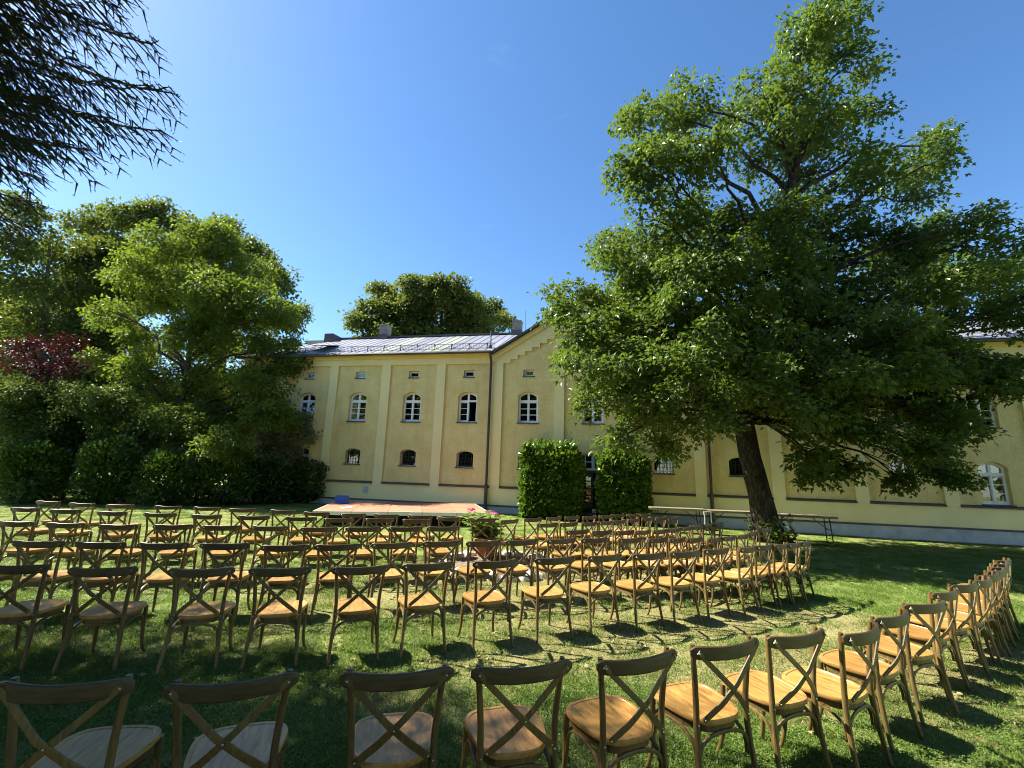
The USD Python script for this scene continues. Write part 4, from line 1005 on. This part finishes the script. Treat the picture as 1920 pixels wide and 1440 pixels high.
while k < 2 * PI - 0.12:
    w = 0.20 + 0.16 * r3.random()
    am = k + w / 2
    s = trimesh.creation.icosphere(2)
    v = np.array(s.vertices)
    v = np.sign(v) * np.abs(v) ** 0.6
    v *= [w / 2 * RR * 0.95, 0.10 + 0.04 * r3.random(), 0.075 + 0.03 * r3.random()]
    v += 0.035 * (np.stack([meshkit.noise(v * 14 + am * 9 + q * 5, q) for q in range(3)], 1) - 0.5)
    c, sn = math.cos(am + PI / 2), math.sin(am + PI / 2)
    v = np.stack([v[:, 0] * c - v[:, 1] * sn + math.cos(am) * RR, v[:, 0] * sn + v[:, 1] * c + math.sin(am) * RR, v[:, 2] + 0.03], 1)
    obj('stone', (v, s.faces), M['stone'], bed, smooth=40)
    k += w + 0.015

# ------------------------------------------------------------------ folding tables by the house
def beer_table(label, x, y, rot, ln=2.2, wd=0.5, h=0.77):
    th = thing('folding_table', label, 'table', (x, y, float(gz(x, y))), rot)
    for k in range(4):
        w = wd / 4
        obj('board', boxm(-ln / 2, ln / 2, -wd / 2 + k * w + 0.003, -wd / 2 + (k + 1) * w - 0.003, h - 0.026, h), M['tabletop'], th)
    for s in (-1, 1):
        obj('edge_strip', boxm(-ln / 2, ln / 2, s * (wd / 2 - 0.05), s * (wd / 2 - 0.02), h - 0.075, h - 0.027), M['tabletop'], th)
        lg = MB()
        xx = s * (ln / 2 - 0.22)
        for q in (-1, 1):
            lg.add(*bar((xx, q * (wd / 2 - 0.07), h - 0.03), (xx + s * 0.04, q * (wd / 2 - 0.05), -0.02), 0.032, 0.022, (1, 0, 0)))
        lg.add(*bar((xx + s * 0.02, -wd / 2 + 0.06, 0.36), (xx + s * 0.02, wd / 2 - 0.06, 0.36), 0.025, 0.02)).add(*bar((xx, 0, 0.37), (xx - s * 0.42, 0, h - 0.06), 0.022, 0.012, (0, 1, 0)))
        lg.add(*bar((xx + s * 0.032, -wd / 2 + 0.05, 0.1), (xx + s * 0.032, wd / 2 - 0.05, 0.1), 0.025, 0.02))
        obj('leg_frame', lg.mesh(), M['iron'], th)


beer_table('dark folding table at the left end of the row by the house wall', 5.55, 15.05, -6, ln=1.75)
beer_table('pale topped folding table between the downpipe and the maple trunk', 7.35, 14.85, -7, ln=1.9)
beer_table('folding table to the right of the maple trunk by the wall', 9.15, 14.35, -12, ln=1.9)
fr = thing('metal_frame', 'small white metal frame leaning under the tables by the downpipe', 'frame', (6.35, 14.55, float(gz(6.35, 14.55))), -8)
obj('frame', MB().add(*bar((-0.10, 0, 0.28), (-0.10, 0.05, 0.72), 0.025, 0.02, (0, 1, 0))).add(*bar((0.10, 0, 0.28), (0.10, 0.05, 0.72), 0.025, 0.02, (0, 1, 0))).add(*bar((-0.112, 0.05, 0.72), (0.112, 0.05, 0.72), 0.025, 0.02)).add(*bar((-0.112, 0, 0.28), (0.112, 0, 0.28), 0.025, 0.02)).mesh(), M['white'], fr)
obj('stand', MB().add(*bar((-0.09, 0.0, 0.27), (-0.12, -0.14, -0.02), 0.02, 0.02, (0, 1, 0))).add(*bar((0.09, 0.0, 0.27), (0.12, -0.14, -0.02), 0.02, 0.02, (0, 1, 0))).add(*bar((0.0, 0.05, 0.71), (0.0, 0.35, -0.02), 0.02, 0.02, (0, 1, 0))).mesh(), M['iron'], fr)
bx = FT * (-0.28) + FN * (DIST - 0.33)
pl = thing('planter_box', 'small white planter box standing on the step at the entrance door', 'planter', (*bx, 0.301), -math.degrees(YAW))
obj('box', MB().box(-0.16, 0.16, -0.08, -0.07, 0, 0.14).box(-0.16, 0.16, 0.07, 0.08, 0, 0.14).box(-0.16, -0.15, -0.069, 0.069, 0, 0.14).box(0.15, 0.16, -0.069, 0.069, 0, 0.14).box(-0.149, 0.149, -0.069, 0.069, 0, 0.1).mesh(), M['white'], pl)
d = rand_dirs(60, r3); d[:, 2] = abs(d[:, 2])
obj('plant', leaves(np.array([0, 0, 0.1]) + d * [0.1, 0.05, 0.02], unit(d + [0, 0, 0.8]), d + [0, 0, 0.3], 0.14, 0.02), M['laurel'], pl)


# ------------------------------------------------------------------ chairs (local: x across, y forwards, origin under the ends of the crest rail)
ROWS = {
 'F0': [(-1.86, 2.12, 8), (-1.20, 2.21, 14), (-0.50, 2.35, 11), (0.10, 2.46, 16), (0.72, 2.61, 22), (1.29, 2.82, 25), (1.83, 3.02, 23), (2.32, 3.13, 30), (2.84, 3.51, 28), (3.41, 3.86, 22), (3.97, 4.28, 28), (4.46, 4.59, 27), (4.91, 4.86, 31), (5.30, 5.16, 30), (5.66, 5.42, 30), (5.95, 5.65, 31), (6.20, 5.87, 31), (6.49, 6.10, 32)],
 'F1': [(-4.28, 4.13, 8), (-3.55, 4.18, 11), (-2.73, 4.25, 16), (-2.07, 4.34, 15), (-1.38, 4.49, 20), (-0.78, 4.73, 23), (-0.11, 4.94, 25), (0.55, 5.25, 24), (1.17, 5.56, 28), (1.74, 5.73, 29), (2.27, 5.94, 29), (2.80, 6.23, 31), (3.35, 6.48, 41), (3.74, 6.75, 38), (4.10, 6.95, 40), (4.40, 7.12, 40), (4.71, 7.33, 42)],
 'F2': [(-5.93, 5.20, 6), (-5.24, 5.25, 7), (-4.59, 5.30, 7), (-3.93, 5.37, 12), (-3.28, 5.45, 11), (-2.62, 5.54, 16), (-2.06, 5.70, 21), (-1.45, 5.92, 22), (-0.85, 6.13, 25), (-0.31, 6.28, 27), (0.21, 6.47, 28), (0.78, 6.66, 31), (1.29, 6.86, 32), (1.85, 6.98, 35), (2.31, 7.11, 43), (2.65, 7.21, 43), (2.95, 7.30, 44), (3.31, 7.39, 42), (3.66, 7.66, 45), (4.04, 7.95, 45), (4.43, 8.36, 48), (4.99, 8.94, 42)],
 'L2': [(-7.03, 6.66, -2), (-6.34, 6.67, 3), (-5.61, 6.71, 9), (-4.91, 6.83, 13), (-4.25, 6.92, 12), (-3.58, 7.01, 11), (-2.87, 7.09, 16), (-2.24, 7.22, 17), (-1.63, 7.42, 17), (-1.05, 7.58, 17)],
 'L1': [(-8.73, 8.35, -2), (-7.92, 8.28, 2), (-7.04, 8.23, 3), (-6.16, 8.20, 13), (-5.34, 8.20, 8), (-4.52, 8.24, 13), (-3.74, 8.37, 14), (-3.06, 8.40, 14), (-2.35, 8.49, 14), (-1.68, 8.54, 13)],
 'L0': [(-9.69, 9.71, -3), (-8.83, 9.55, 2), (-7.94, 9.44, 6), (-6.99, 9.48, 9), (-6.20, 9.50, 9), (-5.43, 9.44, 9), (-4.57, 9.37, 6), (-3.83, 9.23, 4), (-3.08, 9.20, 2), (-2.43, 9.24, -3), (-1.75, 9.23, -7), (-1.16, 9.14, -9), (-0.51, 9.15, -10)],
 'R2': [(1.18, 7.77, 35), (1.60, 7.80, 40), (2.00, 7.88, 39), (2.35, 8.02, 45), (2.71, 8.20, 44), (3.06, 8.49, 44), (3.41, 8.79, 45), (3.77, 9.12, 47), (4.10, 9.38, 44), (4.37, 9.53, 51)],
 'R1': [(0.74, 8.56, 38), (1.16, 8.74, 43), (1.58, 8.90, 46), (1.95, 9.19, 44), (2.33, 9.59, 48), (2.74, 10.01, 47), (3.14, 10.34, 45), (3.53, 10.56, 46), (3.86, 10.69, 47)],
 'R0': [(0.04, 8.97, 47), (0.52, 9.37, 45), (0.98, 9.76, 46), (1.41, 10.06, 46), (1.84, 10.32, 46), (2.26, 10.59, 45), (2.63, 10.93, 46), (3.04, 11.17, 44), (3.39, 11.36, 44)],
}



def strip(c, nrm, w, th):
    """A flat bent lath along the points c: nrm its flat side's normal at each point, w wide, th thick."""
    c, nrm = np.asarray(c, float), unit(np.asarray(nrm, float))
    t = unit(np.gradient(c, axis=0))
    s = unit(np.cross(t, nrm))
    n = len(c)
    w = np.broadcast_to(w, n)[:, None]
    prof = [(-1, -0.6), (-0.82, -1), (0.82, -1), (1, -0.6), (1, 0.6), (0.82, 1), (-0.82, 1), (-1, 0.6)]
    v = np.stack([c + s * w / 2 * a + nrm * th / 2 * b for a, b in prof], 1).reshape(-1, 3)
    f = []
    for i in range(n - 1):
        for k in range(8):
            a, b = i * 8 + k, i * 8 + (k + 1) % 8
            f += [(a, b + 8, b), (a, a + 8, b + 8)]
    for base, rev in ((0, False), ((n - 1) * 8, True)):
        for k in range(1, 7):
            f.append((base, base + k, base + k + 1) if not rev else (base, base + k + 1, base + k))
    return v, np.array(f)


def fixn(vf):
    t = trimesh.Trimesh(vf[0], vf[1], process=False)
    trimesh.repair.fix_normals(t)
    return t


BOW = 0.06


def crest_y(x):
    return -BOW * (1 - (x / 0.262) ** 2)


def post(s):
    zz = np.array([0.0, 0.10, 0.22, 0.34, 0.44, 0.52, 0.62, 0.72, 0.82, 0.868])
    xx = s * np.array([0.222, 0.212, 0.203, 0.196, 0.192, 0.192, 0.198, 0.208, 0.219, 0.223])
    yy = np.array([-0.015, 0.008, 0.028, 0.042, 0.048, 0.047, 0.041, 0.033, 0.025, 0.022])
    rr = np.array([0.0135, 0.0150, 0.0165, 0.0172, 0.0175, 0.0172, 0.0165, 0.016, 0.0155, 0.013])
    return np.stack([xx, yy, zz], 1), rr


def front_leg(s):
    zz = np.array([0.0, 0.05, 0.12, 0.22, 0.34, 0.428])
    xx = s * np.array([0.212, 0.200, 0.192, 0.188, 0.187, 0.187])
    yy = np.array([0.472, 0.452, 0.436, 0.426, 0.422, 0.420])
    return np.stack([xx, yy, zz], 1), np.array([0.0135, 0.0135, 0.0150, 0.0168, 0.018, 0.018])


def resample(c, r, n):
    u = np.linspace(0, 1, len(c)); q = np.linspace(0, 1, n)
    from scipy.interpolate import PchipInterpolator as PI_
    return PI_(u, c)(q), np.interp(q, u, r)


def seat_outline(n=44):
    a = np.linspace(0, 2 * PI, n, endpoint=False)
    ca, sa = np.cos(a), np.sin(a)
    e = 0.62
    x = np.sign(ca) * np.abs(ca) ** e
    y = np.sign(sa) * np.abs(sa) ** e
    wx = 0.205 + 0.030 * y
    return np.stack([x * wx, 0.243 + y * 0.222], 1)


def seat_mesh():
    o = seat_outline()
    c = o.mean(0)
    rings = [(0.97, 0.428), (1.0, 0.436), (1.0, 0.452), (0.985, 0.460), (0.90, 0.4605), (0.885, 0.4565), (0.86, 0.457), (0.55, 0.4545), (0.25, 0.453)]
    v = [np.c_[c + (o - c) * k, np.full(len(o), z)] for k, z in rings]
    n = len(o)
    V = np.vstack(v + [[[*c, 0.4525]], [[*c, 0.428]]])
    f = []
    for i in range(len(rings) - 1):
        for k in range(n):
            a, b = i * n + k, i * n + (k + 1) % n
            f += [(a, b, b + n), (a, b + n, a + n)]
    top = (len(rings) - 1) * n
    for k in range(n):
        f += [(top + k, top + (k + 1) % n, len(V) - 2), ((k + 1) % n, k, len(V) - 1)]
    return V, np.array(f)


def crest_mesh():
    x = np.linspace(-0.262, 0.262, 25)
    yy = crest_y(x)
    hgt = 0.036 * np.sqrt(np.clip(1 - (np.abs(x) / 0.2655) ** 14, 0.0, 1)) + 0.0
    zc = 0.838 - 0.006 * (1 - (x / 0.262) ** 2)
    prof = [(-1, -0.55), (-0.8, -1), (0.8, -1), (1, -0.55), (1, 0.55), (0.8, 1), (-0.8, 1), (-1, 0.55)]
    c = np.stack([x, yy, zc], 1)
    t = unit(np.gradient(np.stack([x, yy, 0 * x], 1), axis=0))
    nrm = np.stack([t[:, 1], -t[:, 0], 0 * x], 1)
    V = np.stack([c + np.stack([0 * x, 0 * x, hgt], 1) * b + nrm * 0.0105 * a for b, a in prof], 1).reshape(-1, 3)
    f = []
    n = len(x)
    for i in range(n - 1):
        for k in range(8):
            a, b = i * 8 + k, i * 8 + (k + 1) % 8
            f += [(a, b + 8, b), (a, a + 8, b + 8)]
    for base, rev in ((0, False), ((n - 1) * 8, True)):
        for k in range(1, 7):
            f.append((base, base + k, base + k + 1) if not rev else (base, base + k + 1, base + k))
    return fixn((V, np.array(f)))


def brace_mesh(s):
    """One of the two crossing laths: from the crest end on side s down to the opposite post at seat height."""
    u = np.linspace(0, 1, 15)
    x = s * (0.232 - u * (0.232 + 0.168))
    z = 0.845 - u * (0.845 - 0.472)
    y0 = np.interp(u, [0, 0.12, 0.5, 0.75, 1.0], [crest_y(0.232) - 0.017, -0.033, -0.052 + 0.006 * s, -0.030, 0.016])
    c = np.stack([x, y0, z], 1)
    return fixn(strip(c, np.tile([0, -1.0, 0], (15, 1)), np.interp(u, [0, 0.1, 0.5, 0.9, 1], [0.026, 0.030, 0.030, 0.034, 0.030]), 0.0105))


def arch_mesh(a, b, top, ra=0.009):
    a, b = np.array(a, float), np.array(b, float)
    q = np.linspace(0, PI, 15)
    m, h = (a + b) / 2, (a - b) / 2
    ex = 0.62
    c = m + h * (np.sign(np.cos(q)) * np.abs(np.cos(q)) ** 0.8)[:, None] + np.array([0, 0, 1.0]) * ((top - m[2]) * np.sin(q) ** ex)[:, None]
    return fixn(tube(c, ra, 6, flat=1.35))


def build_chair(q):
    t = UsdGeom.Xform.Define(stage, numbered('/World', 'cross_back_chair'))
    t.AddTranslateOp().Set(Gf.Vec3d(0, 0, 0)); t.AddRotateZOp().Set(0.0)
    th = t.GetPrim()
    obj('seat', seat_mesh(), M[f'seat{q}'], th, smooth=38)
    fr = MB()
    o = seat_outline(); c = o.mean(0)
    p = Polygon(c + (o - c) * 0.90).difference(Polygon(c + (o - c) * 0.78))
    e = trimesh.creation.extrude_polygon(p, 0.042, engine='earcut'); e.apply_translation([0, 0, 0.386])
    obj('seat_frame', e, M[f'frame{q}'], th)
    obj('crest_rail', crest_mesh(), M[f'crest{q}'], th, smooth=50)
    for s in (-1, 1):
        obj('rear_leg', fixn(tube(*resample(*post(s), 22), 9)), M[f'frame{q}'], th, smooth=50)
        obj('front_leg', fixn(tube(*resample(*front_leg(s), 12), 9)), M[f'frame{q}'], th, smooth=50)
        obj('cross_brace', brace_mesh(s), M[f'frame{q}'], th, smooth=40)
        obj('side_arch', arch_mesh((s * 0.190, 0.058, 0.235), (s * 0.186, 0.41, 0.235), 0.382), M[f'frame{q}'], th, smooth=50)
    obj('rear_arch', arch_mesh((-0.190, 0.040, 0.235), (0.190, 0.040, 0.235), 0.384), M[f'frame{q}'], th, smooth=50)
    obj('front_arch', arch_mesh((-0.178, 0.422, 0.245), (0.178, 0.422, 0.245), 0.384), M[f'frame{q}'], th, smooth=50)
    for x, y, z in ((-0.228, crest_y(0.228) - 0.025, 0.838), (0.228, crest_y(0.228) - 0.025, 0.838), (0, -0.066, 0.632), (-0.166, 0.006, 0.478), (0.166, 0.006, 0.478), (-0.192, 0.030, 0.445), (0.192, 0.030, 0.445)):
        b = trimesh.creation.icosphere(1, 0.0055); b.apply_scale([1, 0.6, 1]); b.apply_translation([x, y, z])
        obj('bolt', b, M['steel'], th, smooth=True)
    return th


ORD = ['leftmost', 'second', 'third', 'fourth', 'fifth', 'sixth', 'seventh', 'eighth', 'ninth', 'tenth', 'eleventh', 'twelfth', 'thirteenth', 'fourteenth', 'fifteenth', 'sixteenth', 'seventeenth',
       'eighteenth', 'nineteenth', 'twentieth', 'twenty-first', 'twenty-second']
WHERE = {'F0': 'row nearest the camera', 'F1': 'second row from the camera', 'F2': 'third row from the camera', 'L2': 'third row from the stage',
         'L1': 'second row from the stage', 'L0': 'row nearest the stage', 'R2': 'third row from the hedges',
         'R1': 'second row from the hedges', 'R0': 'row nearest the clipped hedges'}
kinds = {}
rc = np.random.default_rng(77)
for key, spots in ROWS.items():
    for i, (x, y, a) in enumerate(spots):
        kind = int(rc.integers(0, 4))
        if kind not in kinds:
            p = kinds[kind] = build_chair(kind)
        else:
            q = UsdGeom.Xform.Define(stage, numbered('/World', 'cross_back_chair'))
            p = q.GetPrim()
            p.GetReferences().AddInternalReference(kinds[kind].GetPath())
            p.SetInstanceable(True)
        xf = UsdGeom.Xformable(p)
        ops = {o.GetOpName(): o for o in xf.GetOrderedXformOps()}
        p.GetAttribute('xformOp:translate').Set(Gf.Vec3d(x, y, float(gz(x, y)) - 0.004))
        p.GetAttribute('xformOp:rotateZ').Set(float(a + rc.normal() * 1.4))
        tail = ' from the left' if i else ''
        tag(p, f'brown wooden cross-back chair, {ORD[i]}{tail} in the {WHERE[key]}', 'chair', 'cross-back chairs set out in curved rows on the lawn')

# ------------------------------------------------------------------ grass
r4 = np.random.default_rng(3)
gi = UsdGeom.PointInstancer.Define(stage, numbered('/World', 'grass'))
tag(gi.GetPrim(), 'short clumpy lawn grass with dry straw coloured patches', 'grass', kind='stuff')
protos = []


def tuft(name, n, rad, h0, h1, wd, m, lean=0.6):
    a, rr = r4.random(n) * 2 * PI, rad * np.sqrt(r4.random(n))
    P = np.stack([np.cos(a) * rr, np.sin(a) * rr, np.full(n, -0.012)], 1)
    az = r4.random(n) * 2 * PI
    tilt = lean * r4.random(n) ** 0.7
    d = np.stack([np.cos(az) * tilt, np.sin(az) * tilt, np.ones(n)], 1)
    d = unit(d)
    L = (h0 + (h1 - h0) * r4.random(n))
    s = unit(np.cross(d, rand_dirs(n, r4))) * (wd * (0.6 + 0.6 * r4.random(n)))[:, None]
    out = np.stack([np.cos(az), np.sin(az), -0.5 * np.ones(n)], 1)
    mid = P + d * (L * 0.6)[:, None]
    tip = P + d * L[:, None] + out * (L * 0.28)[:, None]
    V = np.stack([P - s, P + s, mid + s * 0.8, mid - s * 0.8, tip], 1).reshape(-1, 3)
    F = (np.array([(0, 1, 2), (0, 2, 3), (3, 2, 4)])[None] + (np.arange(n) * 5)[:, None, None]).reshape(-1, 3)
    pm = usdkit.mesh(stage, f'/World/grass/{name}', (V, F), m)
    protos.append(pm.GetPath())


for k in range(4):
    tuft(f'tuft_{k + 1:03d}', 135, 0.17, 0.020, 0.064, 0.0028, M['grass'])
for k in range(3):
    tuft(f'dry_tuft_{k + 1:03d}', 130, 0.17, 0.010, 0.040, 0.0022, M['straw'], lean=1.4)


def clover(name, n):
    a, rr = r4.random(n) * 2 * PI, 0.15 * np.sqrt(r4.random(n))
    P = np.stack([np.cos(a) * rr, np.sin(a) * rr, 0.008 + 0.022 * r4.random(n)], 1)
    az = r4.random(n) * 2 * PI
    V, F = leaves(P, np.stack([np.cos(az), np.sin(az), 0.15 * r4.normal(size=n)], 1), np.tile([0, 0, 1.0], (n, 1)) + r4.normal(size=(n, 3)) * 0.3, 0.014, 0.0055, 'kite', 0.1)
    pm = usdkit.mesh(stage, f'/World/grass/{name}', (V, F), M['grass'])
    protos.append(pm.GetPath())


for k in range(2):
    clover(f'clover_{k + 1:03d}', 150)
V, F = leaves(np.array([[-0.03, 0, 0.045], [0.07, 0.06, 0.03]]), np.array([[1, 0.2, 0.1], [-0.3, 1, 0.0]]), np.array([[0.1, 0.2, 1.0], [-0.2, 0, 1.0]]), 0.07, 0.03, 'palm', 0.3)
protos.append(usdkit.mesh(stage, '/World/grass/fallen_leaf', (V, F), M['straw']).GetPath())
pts, ids, quats, scl = [], [], [], []
N0 = 60000
yy = 0.9 + 22.0 * r4.random(N0) ** 1.15
xx = (r4.random(N0) * 2 - 1) * (1.22 * yy + 0.9)
dens = np.clip(4.2 / yy, 0.18, 1.0) * (yy * 1.22 + 0.9) / 27.0 * 1.7
t_, n_ = xx * FT[0] + yy * FT[1], xx * FN[0] + yy * FN[1]
keep = (r4.random(N0) < dens * np.clip(7.0 / yy, 0.6, 1.6)) & (n_ < DIST - 0.16) & (np.hypot(xx - RC[0], yy - RC[1]) > RR + 0.06) & (np.abs(xx) < 19)
xx, yy = xx[keep], yy[keep]
dr = dryness(xx, yy)
pick = r4.random(len(xx))
isdry = pick < dr * 1.1
bare = (dr > 0.85) & (r4.random(len(xx)) < 0.15)
sel = ~bare
ids = np.where(isdry, 4 + r4.integers(0, 3, len(xx)), np.where(r4.random(len(xx)) < 0.22, 7 + r4.integers(0, 2, len(xx)), r4.integers(0, 4, len(xx))))
ids = np.where(r4.random(len(xx)) < 0.022, 9, ids)
clump = 0.40 + 1.25 * meshkit.fbm(np.stack([xx * 2.3, yy * 2.3, 0 * xx], 1), 3, 41)
sc = clump * (0.8 + 0.4 * r4.random(len(xx)))
az = r4.random(len(xx)) * PI
gzv = gz(xx, yy)
gi.CreatePrototypesRel().SetTargets(protos)
gi.CreateProtoIndicesAttr(Vt.IntArray.FromNumpy(ids[sel].astype(np.int32)))
gi.CreatePositionsAttr(Vt.Vec3fArray.FromNumpy(np.stack([xx, yy, gzv], 1)[sel].astype(np.float32)))
gi.CreateOrientationsAttr(Vt.QuathArray([Gf.Quath(float(math.cos(q)), 0, 0, float(math.sin(q))) for q in az[sel]]))
gi.CreateScalesAttr(Vt.Vec3fArray.FromNumpy(np.stack([np.ones(len(sc)), np.ones(len(sc)), sc], 1)[sel].astype(np.float32)))
# shoots at the foot of the maple
r5 = np.random.default_rng(15)
sh = thing('sapling_shoots', 'leafy shoots growing around the foot of the maple trunk', 'plant', (0, 0, 0))
P, A_, st_ = [], [], MB()
for k in range(34):
    a = PI + 0.2 + 2.6 * r5.random()
    b = np.array([7.85 + math.cos(a) * (0.42 + 0.35 * r5.random()), 13.9 + math.sin(a) * (0.42 + 0.4 * r5.random()), -0.02])
    h = 0.25 + 0.6 * r5.random()
    cv = limb_curve(b, b + [r5.normal() * 0.1 - 0.05, r5.normal() * 0.1, h], r5, 0.02, 5)
    st_.add(*tube(cv, 0.005, 4))
    for j in range(11):
        P.append(cv[1 + j % 4] + r5.normal(size=3) * 0.02); A_.append(rand_dirs(1, r5)[0] + [0, 0, 0.2])
P, A_ = np.array(P), np.array(A_)
obj('stems', st_.mesh(), M['twig'], sh, kind='stuff')
obj('leaves', leaves(P, A_, np.tile([0, 0, 1.0], (len(P), 1)) + r5.normal(size=P.shape) * 0.3, 0.12, 0.05, 'palm'), M['maple'], sh, kind='stuff')
